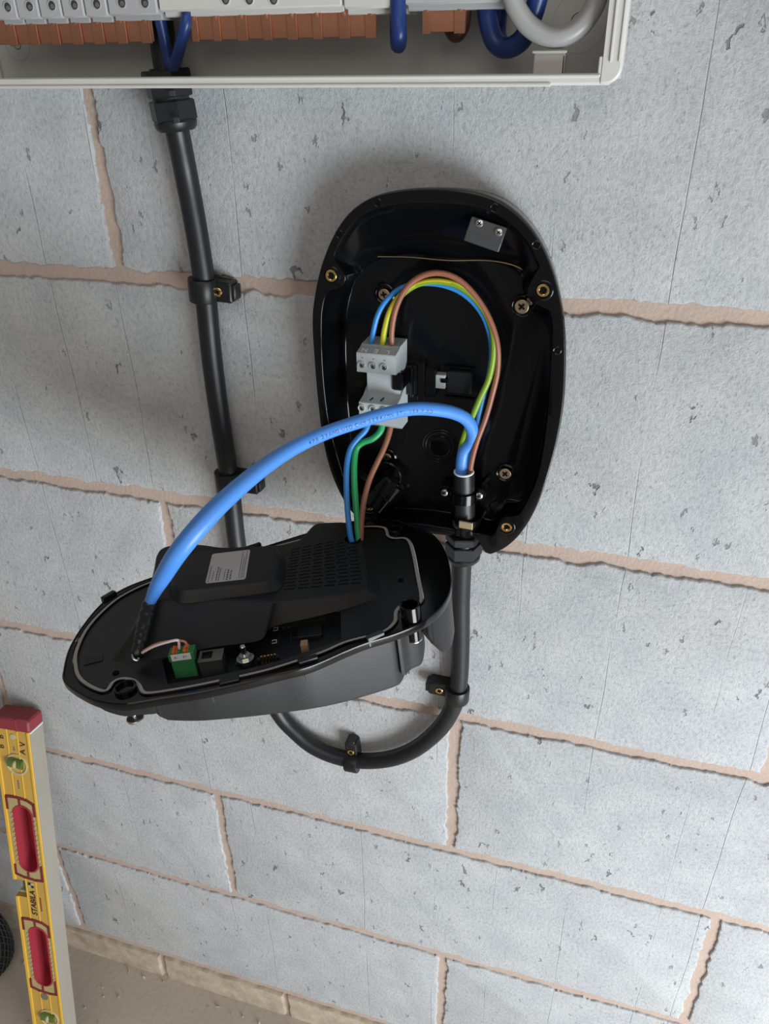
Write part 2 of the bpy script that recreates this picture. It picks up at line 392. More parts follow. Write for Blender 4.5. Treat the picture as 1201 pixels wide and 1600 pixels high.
mb = MB().add(*wbox(a[0], b[0], -60, -58, zl-4, b[2], .5)).add(*wbox(a[0]-1, b[0]+1, -63, -58, b[2]-1, b[2]+.6, .5)).add(*wbox(b[0]-1.5, b[0], -60, -45, zl-4, b[2]-2, .4))
mb.build('cover_lug', m_white, board)
a = W(23, 112, 55); mb = MB().add(*wbox(a[0]-30, W(3, 112, 55)[0], -57, -53, zl-3, W(0, 85, 55)[2], .5)); mb.build('cover_lug', m_white, board)
for u, v, rr in ((905, 35, 17), (905, 35, 5.5), (27, 70, 11), (27, 70, 3)):
    c = W(u, v, 5); P = circle(c, EX, EZ, rr, 40); mb = MB().add(*tube(P, .28, 6, 40, False, True)); mb.build('knockout_ring', m_dgrey if rr < 6 else m_back, board)

# circuit breakers: grey-white modules clipped in a row, their lower ends in view
def bottom_z(u, v, d=50): return W(u, v, d)[2]
Dm = 52
def module(u0, u1, vb, holes, name, label, group, mt=m_module, skirt=True, cat='breaker'):
    x0, x1 = W(u0, vb, Dm)[0], W(u1, vb, Dm)[0]; zb = W((u0+u1)/2, vb, Dm)[2]
    t = thing(name, ((x0+x1)/2, -8, zb), label, cat, group)
    mb = MB(); mb.add(*wbox(x0+.15, x1-.15, -Dm, -8, zb, zb+85, 1.0)); mb.add(*wbox(x0+.6, x1-.6, -Dm+6, -14, zb-3, zb+4, .6)); mb.build('body', mt, t)
    for hu, hv, hr in holes:
        c = W(hu, hv, Dm); 
        mb = MB().m(0).add(*lathe(c+A(0, .6, 0), -EY, [(hr*1.18, 0), (hr*1.2, 1.0), (hr*1.02, 1.1), (hr*.98, .3), (.01, .2)], 20, (True, False)))
        mb.m(1).add(*lathe(c+A(0, -.2, 0), -EY, [(hr*.9, 0), (.01, .05)], 16, (True, False)))
        mb.m(2).add(*lathe(c+A(.5, -.3, -.5), -EY, [(hr*.55, 0), (hr*.5, .3), (.01, .35)], 14, (True, False)))
        mb.build('terminal_screw', None, t, 35, None, [mt, m_dgrey, m_steel])
    return t
us = [-24, 11, 46, 81, 116, 168]
g1 = 'narrow circuit breakers at the left end of the board'
words = ['cut off by the left picture edge, outermost of the narrow breakers', 'second narrow breaker from the left picture edge', 'third narrow breaker from the left, above the left copper bar', 'fourth narrow breaker from the left, above the left copper bar', 'narrow breaker next to the stepped pair with two screw holes']
for i in range(5):
    c = (12, 46, 81, 116, 151)[i]
    module(c-17, c+17 if i < 4 else 169, 31-i*1.0, [(c, 11-i*1.2, 3.0)], 'circuit_breaker', 'grey '+words[i] if i else 'grey narrow circuit breaker '+words[0], g1)
module(170, 247, 24, [(190, 4, 3.1), (226, 4, 3.1)], 'residual_current_breaker', 'wider grey breaker with two screw holes beside the black cable', 'wide breakers on the board')
module(248, 534, 14.5, [(352, -1, 3), (389, -1, 3), (427, -1, 3)], 'main_switch_housing', 'long pale housing above the middle copper bar', 'wide breakers on the board', m_white)
module(536, 629, 13, [], 'isolator_switch', 'pale boxy switch above the single blue wire loop', 'wide breakers on the board', m_white)
module(631, 786, 6, [], 'surge_protector', 'pale grey housing above the short right copper bar', 'wide breakers on the board')

def busbar(u0, u1, v0, v1, tabs, label, vm):
    d = 44; x0, x1 = W(u0, vm, d)[0], W(u1, vm, d)[0]; z1, z0 = W((u0+u1)/2, v0, d)[2], W((u0+u1)/2, v1, d)[2]
    t = thing('busbar', ((x0+x1)/2, -d, z0), label, 'busbar', 'copper busbars under the breakers')
    MB().add(*wbox(x0, x1, -d, -d+2, z0, z1+6, .3)).build('bar', m_copper, t)
    for a, b in tabs:
        p, q = W(a, vm, d)[0], W(b, vm, d)[0]
        mb = MB().add(*box(((p+q)/2, -d-.7, (z0+z1)/2+2), unit((1, -.08, 0)), EY, EZ, (q-p)/2, .7, (z1-z0)/2+3, .2)); mb.build('tab', m_copper, t)
        MB().add(*lathe(A((p+q)/2, -d-1.2, z1-2.2), -EY, [(1.6, 0), (1.6, .5), (1.1, .7), (.01, .7)], 12, (True, False))).build('rivet', m_copper, t)
T = lambda *x: [(x[i]/2.402, x[i+1]/2.402) for i in range(0, len(x), 2)]
busbar(-40, 238, 31, 68, T(-50, -20, 30, 62, 112, 145, 190, 225, 270, 310, 350, 392, 440, 478, 530, 570), 'long toothed copper busbar at the left end of the board', 50)
busbar(299, 588, 19, 60, [(299, 310), (333, 345), (370, 387), (410, 425), (449, 465)]+[(480+x/2.31, 480+y/2.31) for x, y in ((20, 55), (115, 155), (210, 250))], 'middle toothed copper busbar between the two blue wires', 40)
busbar(660, 727, 8, 50, [(660, 673), (710, 727)], 'short copper busbar in front of the brown wire', 28)

def wire(name, pts, r, m, label, cat='wire', group=None, n=60, smooth=True, seg=12):
    V, F = tube(pts, r, seg, n, smooth); o = mesh(name, V, F, m, None, 60, pts[0][:3] if len(pts[0]) > 3 else pts[0]); return set_(o, label, cat, group)
gb = 'dark blue wires inside the distribution board'
wire('neutral_wire', [W(247, 20, 40), W(253, 45, 38), W(260, 78, 36), W(268, 105, 36), W(276, 92, 40), W(283, 65, 44), W(290, 40, 46), W(293, 20, 44)], 4.0, m_dblue, 'dark blue wire bent to a V in front of the black cable gland', group=gb)
wire('neutral_wire', [W(620, 0, 40), W(621, 25, 40), W(621, 55, 42), W(622, 70, 44), W(623, 55, 50), W(622, 25, 50), W(622, 0, 50)], 5.2, m_dblue, 'dark blue wire looping under the boxy switch', group=gb)
wire('neutral_wire', [W(758, -10, 34), W(762, 30, 34), W(772, 64, 34), W(792, 75, 36), W(815, 62, 40), W(830, 30, 44), W(842, -10, 46)], 6.2, m_dblue, 'thick dark blue wire in a wide loop behind the grey wire', group=gb)
wire('neutral_wire', [W(780, -10, 22), W(779, 20, 22), W(777, 50, 22), W(782, 74, 26)], 5.5, m_dblue, 'second dark blue wire inside the wide blue loop', group=gb)
wire('tails_wire', [W(797, -12, 58), W(806, 12, 58), W(824, 38, 58), W(850, 55, 58), W(878, 57, 58), W(905, 42, 57), W(926, 14, 55), W(936, -12, 55)], 5.9, m_greyw, 'thick grey wire hanging in a loop at the right end of the board')
wire('line_wire', [W(701, 15, 28), W(703, 38, 28), W(712, 53, 30), W(721, 40, 30), W(724, 15, 30)], 5.2, m_dbrown, 'dark brown wire loop behind the short copper bar')

# ================================================================== SUPPLY CABLE, GLANDS AND CLEATS
cp = [W(250, 30, 26), W(254, 62, 26), W(259, 100, 26), W(266, 145, 26), W(276, 200, 24), W(290, 270, 15), W(305, 350, 13), W(317, 425, 13), W(322, 470, 13), W(331, 560, 13), W(343, 650, 13), W(354, 720, 13), W(361, 770, 13), W(370, 850, 14),
      W(384, 930, 16), W(402, 1020, 16), W(430, 1105, 15), W(465, 1147, 15), W(500, 1172, 15), W(548, 1187, 14), W(600, 1187, 14), W(645, 1172, 14), W(683, 1142, 14), W(706, 1108, 14), W(716, 1070, 14), W(719, 1010, 15), W(719, 940, 19), W(721, 880, 24), W(723, 840, 26)]
rr = 9.2
o = mesh('supply_cable', *tube(cp, rr, 20, 260), m_black, None, 60, (cp[0])); set_(o, 'thick black cable running down the wall and curving up to the charger', 'cable')
def gland(c, d, label, sc=1.0, parts=('nut', 'body', 'cap'), name='cable_gland', upper=0, inner=0):
    t = thing(name, c, label, 'cable gland', 'black cable glands'); d = unit(d)
    mb = MB(); 
    mb.add(*lathe(c, d, [(16.5*sc, -1), (17.5*sc, 0), (17.5*sc, 6*sc), (16.5*sc, 7*sc)], 6, ph=.3)); mb.build('lock_nut', m_black, t, 20)
    mb = MB().add(*lathe(c, d, [(14*sc, 6*sc), (14*sc, 9*sc)], 28)); mb.build('washer', m_satin, t)
    mb = MB(); mb.add(*lathe(c, d, [(16.5*sc, 9*sc), (17.8*sc, 10*sc), (17.8*sc, 22*sc), (16.8*sc, 23*sc)], 6, ph=.3)); mb.build('hex_body', m_black, t, 20)
    mb = MB(); mb.add(*lathe(c, d, [(15.5*sc, 22.5*sc), (16.5*sc, 24*sc), (15.8*sc, 27.5*sc), (13.5*sc, 30*sc), (9.6*sc, 30.6*sc)], 32)); mb.build('dome_cap', m_satin, t)
    MB().add(*lathe(c, -d, [(11.5*sc, 0), (11.5*sc, inner)], 24)).build('threaded_stem', m_black, t) if inner else None
    return t
ax = unit(W(278, 200, 25)-W(262, 120, 26))
gt = W(263, 135, 26)
t = gland(gt, ax, 'black hexagonal cable gland under the distribution board', .98, inner=12)
MB().add(*lathe(W(259, 117, 26), ax, [(17.5, -3.5), (18.5, -2.5), (18.5, 2.5)], 6, ph=.3)).build('inner_nut', m_black, t, 20)
for u, v in ((269, 146), (276, 188)): MB().add(*wbox(*[q for k in range(3) for q in sorted((W(u, v, 44)[k]-(1.8, 1, 1.6)[k], W(u, v, 44)[k]+(1.8, 1, 1.6)[k]))])).build('moulded_mark', m_dgrey, t)

def cleat(cu, cv, su, sv, depth, axis_uv, label, r=10.2, wid=20, sd=30):
    """black saddle gripping the cable, with an ear and a screw"""
    c = W(cu, cv, depth); s = W(su, sv, depth+2); ax = W(*axis_uv, depth)-c; ax = unit(ax-EY*ax[1])
    side = unit(s-c); side = unit(side-ax*(side@ax)-EY*side[1]); L = (s-c)@side
    t = thing('cable_cleat', A(c[0], 0, c[2]), label, 'cable clip', 'black cable clips on the wall')
    P = []
    for a in np.linspace(-180, 180, 37)[:-1]:
        P.append((math.cos(math.radians(a)), math.sin(math.radians(a))))
    mb = MB()
    cc = A(c[0], -depth, c[2]); o_ = [cc+side*(r+2.6)*a-EY*(r+2.6)*b for a, b in P]; 
    mb.add(*loft([[q-ax*wid/2 for q in [cc+(x-cc)*.97 for x in o_]], [q-ax*(wid/2-.8) for q in o_], [q+ax*(wid/2-.8) for q in o_], [q+ax*wid/2 for q in [cc+(x-cc)*.97 for x in o_]]]))
    mb.build('saddle', m_satin, t, 30)
    mb = MB(); mc = cc+side*(L*.5+6); mc[1] = -(depth+2)/2
    mb.add(*box(mc, side, ax, EY, L*.5+6, wid*.46, (depth+2)/2-.3, 1.2))
    mb.build('ear', m_satin, t, 30)
    mb = MB().add(*box(cc+side*(L+13)+EY*(depth*.4), side, ax, EY, 2.2, wid*.33, depth*.45, .8)); mb.build('lug', m_satin, t)
    sc = cc+side*L; sc[1] = -(depth+1.9)
    screw('screw', sc, -EY, 3.9, m_brass, t, 1.2, dome=False)
    return t
cleat(318, 452, 340, 453, 13, (320, 480), 'black cable clip with brass screw beside the upper left cable run', wid=19)
cleat(357, 752, 382, 752, 13, (362, 790), 'black cable clip on the lower left run behind the blue cable', wid=22)
cleat(551, 1190, 550, 1176, 14, (600, 1199), 'black cable clip at the bottom of the cable bend', r=9.6, wid=15)
cleat(714, 1083, 686, 1081, 14, (716, 1050), 'black cable clip where the cable turns up on the right', r=10, wid=17)

# ================================================================== CHARGER BACKPLATE
YF = 34; YFL = 9                                                   # front of the rim and recessed floor, mm out from the wall
def xz(L, Y): return [tuple(W(u, v, Y)[[0, 2]]) for u, v in L]
outer_px = [(700, 295.5), (745, 301), (785, 317), (820, 347), (848, 388), (868, 440), (880, 500), (883, 560), (880, 630), (870, 690), (855, 745), (838, 793), (815, 832), (790, 856), (764, 867.5), (757, 863), (752, 849), (742, 844), (700, 838), (640, 832), (585, 826), (556, 808), (536, 782), (517, 740), (504, 690), (496, 630), (490, 560), (487, 500), (492, 455), (503, 410), (522, 365), (548, 330), (585, 307), (640, 296.5)]
inner_px = [(667, 317), (738, 322), (785, 341), (821, 373), (842, 412), (840, 428), (828, 441), (824, 455), (830, 471), (850, 481), (861, 490), (864, 531), (858, 632), (849, 703), (838, 753), (815, 800), (801, 809), (786, 810), (778, 820), (774, 834), (765, 839), (742, 834), (670, 822), (610, 817), (585, 812), (582, 790), (570, 778), (545, 765), (530, 725), (513, 660), (504, 590), (501, 510), (505, 470), (514, 455), (530, 450), (539, 436), (536, 422), (522, 405), (527, 385), (548, 352), (575, 331), (615, 320)]
floor_px = [(600, 402), (650, 396), (720, 403), (780, 412), (812, 428), (818, 460), (826, 480), (850, 498), (858, 535), (853, 632), (844, 703), (832, 753), (810, 790), (785, 798), (768, 815), (740, 818), (670, 808), (610, 800), (590, 790), (570, 765), (553, 720), (545, 650), (541, 590), (540, 510), (545, 470), (556, 436), (575, 414)]
bc = np.array(W(690, 580, YF))[[0, 2]]; NB = 260
OUT = angular(xz(outer_px, YF), bc, NB); INN = angular(xz(inner_px, YF), bc, NB); FLO = angular(xz(floor_px, YFL), bc, NB)
# keep the floor edge inside the recess edge
dI = np.linalg.norm(INN-bc, axis=1); dF = np.linalg.norm(FLO-bc, axis=1); FLO = bc+(FLO-bc)*(np.minimum(dF, dI-1.6)/dF)[:, None]
def ins(P, d): q = P-bc; l = np.linalg.norm(q, axis=1)[:, None]; return bc+q*(l-d)/l
def at3(P, Y): return [A(a, -Y, b) for a, b in P]
mix = lambda P, Q, t: P*(1-t)+Q*t
I2 = ins(INN, 1.0)
back = thing('charger_backplate', (-22, 0, -215), 'glossy black open charger housing screwed to the block wall', 'charger housing')
V, F = loft([at3(ins(OUT, 5), 1), at3(ins(OUT, 3.5), 3), at3(OUT, YF-7), at3(OUT, YF-1.6), at3(ins(OUT, .6), YF-.4), at3(ins(OUT, 1.8), YF), at3(INN, YF), at3(ins(INN, .5), YF-.4), at3(I2, YF-2.5),
             at3(mix(I2, FLO, .12), YF-6), at3(mix(I2, FLO, .45), YFL+11), at3(mix(I2, FLO, .50), YFL+10.2), at3(mix(I2, FLO, .8), YFL+4), at3(mix(I2, FLO, .97), YFL+.7), at3(ins(FLO, 1.2), YFL)], True, True)
mesh('shell', V, F, m_plastic, back, 40)
# ribs moulded into the sloping top of the recess
for v0, dv, Yd in ((345, -4, 24), (373, -6, 17)):
    P = [W(u, v, Yd) for u, v in ((560, v0+14), (600, v0+2), (650, v0+dv), (700, v0+dv), (750, v0+dv+4), (795, v0+14), (820, v0+30))]
    MB().add(*tube(P, .5, 6, 40)).build('moulded_rib', m_plastic, back)
P = [W(u, v, 12.5) for u, v in ((590, 401), (640, 402), (700, 407), (760, 407), (800, 414), (828, 428))]
MB().add(*tube(P, .45, 6, 40)).build('moulded_rib', m_bronze, back)['label'] = 'thin bronze coloured edge line at the top of the recess'
for u, v in ((517, 431), (848, 454), (791, 824), (575, 791)):       # brass inserts for the lid screws
    c = W(u, v, YF+.5)
    MB().add(*lathe(c+EY*3, -EY, [(7.6, 0), (7.4, 3.0), (6.6, 3.4), (5.6, 3.4), (5.4, 1)], 28, (False, False))).build('screw_boss', m_plastic, back)
    MB().add(*lathe(c+EY*1.6, -EY, [(4.6, 0), (4.6, 2.0), (4.2, 2.4), (3.0, 2.2), (2.2, 1.0), (2.0, -.6), (1.9, -3), (.01, -3)], 24, (False, False))).build('threaded_insert', m_brass, back)
for u, v in ((590, 317), (772, 325), (530, 366), (837, 383), (870, 548)):
    c = W(u, v, YF); MB().m(0).add(*lathe(c+EY*.3, -EY, [(3.4, 0), (3.3, .5), (2.7, .7), (2.2, .5), (2.1, -.1)], 20, (False, False))).m(1).add(*lathe(c, -EY, [(2.1, 0), (.01, .12)], 16, (True, False))).build('moulded_pip', None, back, mats=[m_plastic, m_hole])
for u, v, rr in ((815, 479, 5.4), (600, 460, 4.6), (604, 715, 4.4), (789, 740, 5.0)):
    c = W(u, v, YFL+3)
    MB().add(*lathe(c+EY*4, -EY, [(8.6, 0), (8.4, 3.2), (7.4, 3.8), (6.4, 3.2), (6.2, 1.5), (.01, 1.5)], 28, (False, False))).build('screw_well', m_plastic, back)
    screw('fixing_screw', c, -EY, rr, m_bronze, back, 1.3, ph=.9 if u > 700 else .2, dome=False, label='bronze countersunk fixing screw')
c = W(688, 697, YFL); 
for rr in (15.5, 13.2, 9.5): MB().add(*tube(circle(c-EY*.2, EX, EZ, rr, 60), .75, 8, 60, False, True)).build('knockout_ring', m_plastic, back)
MB().add(*lathe(c, -EY, [(9.2, 0), (9.0, 1.2), (8, 1.5), (.01, 1.5)], 40, (False, False))).build('knockout_disc', m_plastic, back)
P = [W(u, v, YFL+.6) for u, v in ((775, 835), (770, 805), (765, 790), (775, 782), (795, 780), (812, 783))]
MB().add(*tube(P, .5, 6, 30)).build('moulded_rib', m_plastic, back)
# rail carrier in the middle, beside the terminal block
def fbox(u0, v0, u1, v1, y0, y1, m, name, bev=.6, par=back):
    a, b = W(u0, v0, y1), W(u1, v1, y1)
    return MB().add(*wbox(min(a[0], b[0]), max(a[0], b[0]), -y1, -y0, min(a[2], b[2]), max(a[2], b[2]), bev)).build(name, m, par)
fbox(628, 571, 680, 622, 6, 17, m_plastic, 'rail_carrier', 1.2); fbox(652, 566, 662, 626, 6, 20, m_plastic, 'rail_carrier_rib'); fbox(640, 574, 644, 622, 6, 19.5, m_plastic, 'rail_carrier_rib')
fbox(698, 579, 735, 618, 6, 15, m_satin, 'spring_latch', 1.0)
fbox(693, 572, 741, 577, 6, 12, m_plastic, 'rail_carrier_rib'); fbox(693, 620, 741, 625, 6, 12, m_plastic, 'rail_carrier_rib')
fbox(677, 585, 695, 608, 6, 16, m_lgrey, 'rail_end', .4); fbox(688, 592, 699, 599, 8, 17, m_hole, 'rail_slot', .2)
for v in (590, 604): fbox(552, v, 566, v+2.4, 9, 15, m_plastic, 'moulded_rib', .2)
# sensor cover with two screws near the top
n_ = unit((.05, -1, .22)); cc = W(758, 366, 31); xd = unit(W(788, 352+20, 31)-W(735, 345+9, 31)); xd = unit(xd-n_*(xd@n_)); yd = np.cross(n_, xd)*-1
yd = np.cross(xd, n_); yd = yd if yd[2] > 0 else -yd
sen = MB().add(*box(cc, xd, yd, n_, 13.2, 8.6, 2.0, .5)).add(*box(cc-yd*2-n_*.0, xd, yd, n_, 13.3, .35, 2.15)).build('sensor_cover', m_dgrey, back)
MB().add(*box(cc-n_*8, xd, yd, n_, 10, 5, 7, .5)).build('sensor_post', m_plastic, back)
for u, v in ((749, 349), (779, 363)): c = on(u, v, cc+n_*2.0, n_); screw('screw', c, n_, 2.9, m_steel, sen, 1.4, ph=.8)

# charger cable gland, inner tube and saddle (they stand in the housing)
gy = 26
gt2 = W(724, 846, gy); dn = unit((0.02, 0, -1))
t = gland(gt2+EZ*8, dn, 'black cable gland under the charger housing', .92, inner=0)
c0 = W(727, 822, gy)
MB().add(*lathe(W(727, 812, gy), dn, [(10.5, -5), (13.6, -4.4), (14.0, 0), (12.6, 3), (11, 6), (11, 20)], 32)).build('threaded_stem', m_plastic, t)
nut = MB().add(*lathe(W(727, 824, gy), dn, [(11.6, -3), (12.4, -2.4), (12.4, 3.4), (11.6, 4)], 6, ph=.52)).build('lock_nut', m_plastic, t, 20)
a = W(727.5, 820.5, 40); MB().add(*box(a, unit((1, -.12, .02)), unit((0, -.15, 1)), EY, 6.2, 3.7, 1.2, .5)).build('brass_nut_face', m_goldnut, t, 20)['label'] = 'pale brass face of the nut'
T0, T1 = W(724.5, 738, 30), W(726, 815, 27)
inner = thing('cable_stub', T1, 'black cut end of the supply cable inside the charger housing', 'cable')
dT = unit(T0-T1); LT = np.linalg.norm(T0-T1)
MB().add(*lathe(T1, dT, [(8.9, -4), (9.0, LT*.3), (9.0, LT), (8.4, LT+.3), (7.4, LT+.3), (7.2, LT-5), (.01, LT-5)], 32, (True, False))).build('sheath', m_black, inner)
MB().add(*lathe(T1, dT, [(7.9, LT), (8.7, LT+.1), (8.6, LT+1.0), (7.7, LT+1.5), (7.0, LT+.8), (7.0, LT-3)], 32, (False, False))).build('fibre_liner', m_print, inner)['label'] = 'whitish frayed liner at the cut end'
sadd = thing('cable_saddle', W(722, 774, 12), 'glossy black two-screw saddle holding the cable stub in the housing', 'cable clip')
cS = W(725, 773, 28); hx = unit(W(744, 774, 28)-W(695, 769, 28))
P = [cS+hx*10.6*math.cos(a)-EY*10.6*math.sin(a) for a in np.linspace(0, math.pi, 20)]
o_ = [cS+hx*12.2*math.cos(a)-EY*12.2*math.sin(a) for a in np.linspace(0, math.pi, 20)][::-1]
MB().add(*loft([[q+EZ*h for q in P+o_] for h in (-4.6, 4.6)])).build('strap', m_plastic, sadd)
for u, v, w_ in ((694.5, 769, 0), (748.5, 774, 1)):
    c = W(u, v, 27)
    MB().add(*lathe(c+EY*15, -EY, [(6.0, 0), (6.0, 14.2), (5.2, 15)], 24)).add(*box((c+cS)/2+A(0, (cS[1]-c[1])/-2+9, 0)*0+EY*4, hx, EZ, EY, abs((c-cS)@hx)/2-2, 3.9, 2.6, .5)).build('ear', m_plastic, sadd)
    screw('screw', c-EY*0, -EY, 3.3, m_steel, sadd, 1.9, ph=1.1)
MB().add(*box(W(757, 752, 14), unit(W(765, 745, 14)-W(749, 762, 14)), EY, np.cross(unit(W(765, 745, 14)-W(749, 762, 14)), EY), 7, 4, 1.6, .5)).build('moulded_rib', m_plastic, back)
# cable entry spout at the lower left of the recess
sp = W(598, 770, 22); ds = unit(W(570, 800, 30)-W(610, 755, 18))
MB().add(*lathe(sp, ds, [(12, -16), (13.5, -14), (13.5, 0), (12.6, 1), (12.6, 14), (11, 14), (11, 0)], 36, (True, False))).build('cable_spout', m_plastic, back)
MB().add(*lathe(W(604, 742, 20), -EY, [(14, -8), (14, 2), (12.8, 2.6), (12, 2), (12, -8)], 36, (False, False))).build('cable_spout', m_plastic, back)
text('moulded_lettering', 'Hypex'[:0]+'T100', 6, W(655, 752, YFL+.3), unit((1, 0, .02)), EZ, m_plastic, back, .5) if False else None

# ================================================================== TERMINAL BLOCK
tb = thing('terminal_block', W(592, 600, 14), 'light grey three-pole screw terminal block inside the charger housing', 'terminal block')
Y1, Y2 = 46, 34
zA, zB, zC = W(568, 538, Y2)[2], W(557, 551.5, Y1)[2], W(557.5, 581, Y1)[2]
zD = W(567, 617, Y2)[2]; zE = W(559, 629, Y1)[2]; zF = W(560, 660, Y1)[2]
xL, xR = W(557, 565, Y1)[0], W(612, 570, Y1)[0]
sl = unit(W(612, 556, Y1)-W(557, 551, Y1))[2]/unit(W(612, 556, Y1)-W(557, 551, Y1))[0]
def prof(x, pts): return [A(x, -y, z+(x-xL)*sl*.6) for y, z in pts]
def extr(pts, x0, x1, m, name, par, sharp=20):
    return MB().add(*loft([prof(x0, pts), prof(x1, pts)])).build(name, m, par, sharp)
up = extr([(12, zA), (Y2-2, zA), (Y2-1.2, zA-.3), (Y2, zA-1), (Y1-.5, zB+.4), (Y1, zB-.5), (Y1, zC+.6), (Y1-.6, zC), (28, zC-1), (24, zC-4), (12, zC-4)], xL, xR+3, m_lgrey, 'upper_clamp_body', tb)
lo = extr([(12, zD+8), (26, zD+4), (Y2, zD), (Y1-.5, zE+.6), (Y1, zE), (Y1, zF+.8), (Y1-.6, zF), (30, zF-9), (12, zF-10)], xL+.6, xR+3.4, m_lgrey, 'lower_clamp_body', tb)
extr([(12, zC+3), (30, zC+3), (30, zD-2), (12, zD-2)], xL+3, xR+2, m_lgrey, 'middle_web', tb)
for i, u in enumerate((565, 582.5, 600)):
    for v, par, z_ in ((569.8+i*1.9, up, 0), (637+i*1.9, lo, 1)):
        c = W(u, v, Y1)
        MB().add(*lathe(c+EY*.5, -EY, [(3.1, 0), (3.1, 1.6), (2.7, 1.8), (2.2, 1.5), (2.1, -1)], 22, (False, False))).build('screw_collar', m_lgrey, par)
        screw('clamp_screw', c-EY*.2, -EY, 1.95, m_steel, par, 1.0, ph=.6+i)
    fr = W(u, 559+i*2.2, Y1+.05); text('print_mark', '14', 1.9, fr, EX, EZ, m_ink, up, .08)
nsl = unit(np.cross(EX, A(0, -(Y1-Y2), zB-zA))); nsl = nsl if nsl[1] < 0 else -nsl
yds = unit(A(0, -(Y2-Y1), zA-zB)); pS = A(0, -(Y1+Y2)/2, (zA+zB)/2)
for ch, u, v in (('N', 569.5, 546.6), ('E', 588, 548.6), ('L', 606, 550.6)):
    c = on(u, v, pS+A(0, 0, (on(u, v, pS, nsl)[0]-xL)*sl*.6), nsl)+nsl*.12
    text('letter', ch, 7.0, c, unit(-EX-EZ*sl*.6), -yds, m_print, up, .12, bold=.10)
for u in (580, 597):
    c = W(u, 623.5, 40); MB().add(*box(c+nsl*-.2, unit(EX+EZ*.0), unit(yds+EX*.35), nsl, .45, 2.2, .5)).build('label_slot', m_ink, lo)
# wire entries cut in the upper body
for i, u in enumerate((579, 596, 613)):
    c = W(u, 538.5+i*1.6, 29); MB().add(*box(c+EZ*.1, EX, EY, EZ, 3.1, 4, .35)).build('wire_entry', m_dgrey, up)
fbox(611, 583, 629, 612, 14, 32, m_plastic, 'rail_foot', 1.2, tb)

# ================================================================== WIRES IN THE HOUSING
gw = 'coloured cores looping from the terminal block to the cable stub'
def twotone(name, pts, r, label, cat, n, turns, ph, ma, mb_, share, group=None):
    Q = spline(pts, n); V, F = tube(Q, r, 20, smooth=False); seg = 20
    mi = []
    for k in range(len(Q)-1):
        for i in range(seg):
            a = (i/seg+ph+turns*k/n) % 1.0; mi.append(1 if a < share else 0)
    mi += [0, 0]
    o = mesh(name, V, F, None, None, 60, pts[0], [ma, mb_], mi); return set_(o, label, cat, group)
wire('core_wire', [W(579, 541, 30), W(583, 518, 31), W(590, 492, 30), W(603, 470, 29), W(625, 451, 27), W(655, 443, 24), W(690, 445, 22), W(722, 458, 21), W(748, 483, 20), W(763, 515, 20), W(768, 550, 20), W(763, 590, 21), W(755, 620, 22), W(748, 650, 24), W(741, 685, 26), W(732, 722, 26), W(728, 748, 26)], 2.15, m_wblue, 'upper light blue core looping from terminal N to the cable stub', group=gw)
twotone('core_wire', [W(597, 543, 30), W(601, 515, 31), W(610, 485, 31), W(628, 460, 30), W(655, 443, 28), W(690, 440, 26), W(722, 450, 25), W(750, 476, 24), W(768, 512, 23), W(771, 550, 24), W(764, 590, 25), W(750, 622, 27), W(739, 648, 28), W(727, 676, 26), W(719, 706, 23), W(719, 746, 22)], 2.45, 'green and yellow earth core looping from terminal E to the cable stub', 'wire', 110, .55, .30, m_lime, m_yellow, .42, gw)
wire('core_wire', [W(612, 545, 30), W(612, 515, 32), W(619, 480, 33), W(636, 448, 33), W(662, 430, 31), W(690, 427, 29), W(718, 438, 27), W(745, 466, 25), W(766, 502, 24), W(777, 540, 24), W(777, 580, 24), W(768, 620, 25), W(758, 655, 27), W(745, 690, 29), W(737, 720, 29), W(733, 748, 28)], 2.25, m_brown, 'upper brown core looping from terminal L to the cable stub', group=gw)

# ================================================================== HANGING CHARGER FRONT
Ln = unit((-.11, .03, 1.0)); P0 = on(640, 945, A(0, 0, -178.), EZ)
e1 = on(700, 900, P0, Ln)-on(98, 1060, P0, Ln); e1 = unit(e1); e2 = np.cross(Ln, e1)
def lc(u, v, h=0): q = on(u, v, P0+Ln*h, Ln)-P0; return np.array([q@e1, q@e2])
def lw(s, t, h): return P0+e1*s+e2*t+Ln*h
def L3(u, v, h=0): return on(u, v, P0+Ln*h, Ln)
def drop(u, v, vb, h0=-3):                                        # depth under (u, v) that shows at picture height vb
    b = L3(u, v, h0); lo_, hi_ = 0, 90
    for _ in range(40):
        m_ = (lo_+hi_)/2
        if proj(b-Ln*m_)[1] < vb: lo_ = m_
        else: hi_ = m_
    return lo_
lid = thing('charger_unit', L3(400, 960, -30), 'black charger front unit hanging face down with its inner side up', 'charger unit')
rim_px = [(98, 1062), (98, 1045), (107, 1012), (128, 977), (157, 943), (190, 920), (235, 902), (300, 882), (385, 861), (480, 832), (530, 818), (570, 811), (617, 811), (650, 822), (672, 831), (686, 844), (697, 864), (703, 888), (705, 912), (702, 928), (690, 948), (673, 963), (655, 974), (615, 990), (573, 1003), (540, 1016), (484, 1040), (430, 1054), (387, 1065), (313, 1081), (250, 1091), (215, 1097), (190, 1100), (160, 1097), (138, 1090), (113, 1076)]
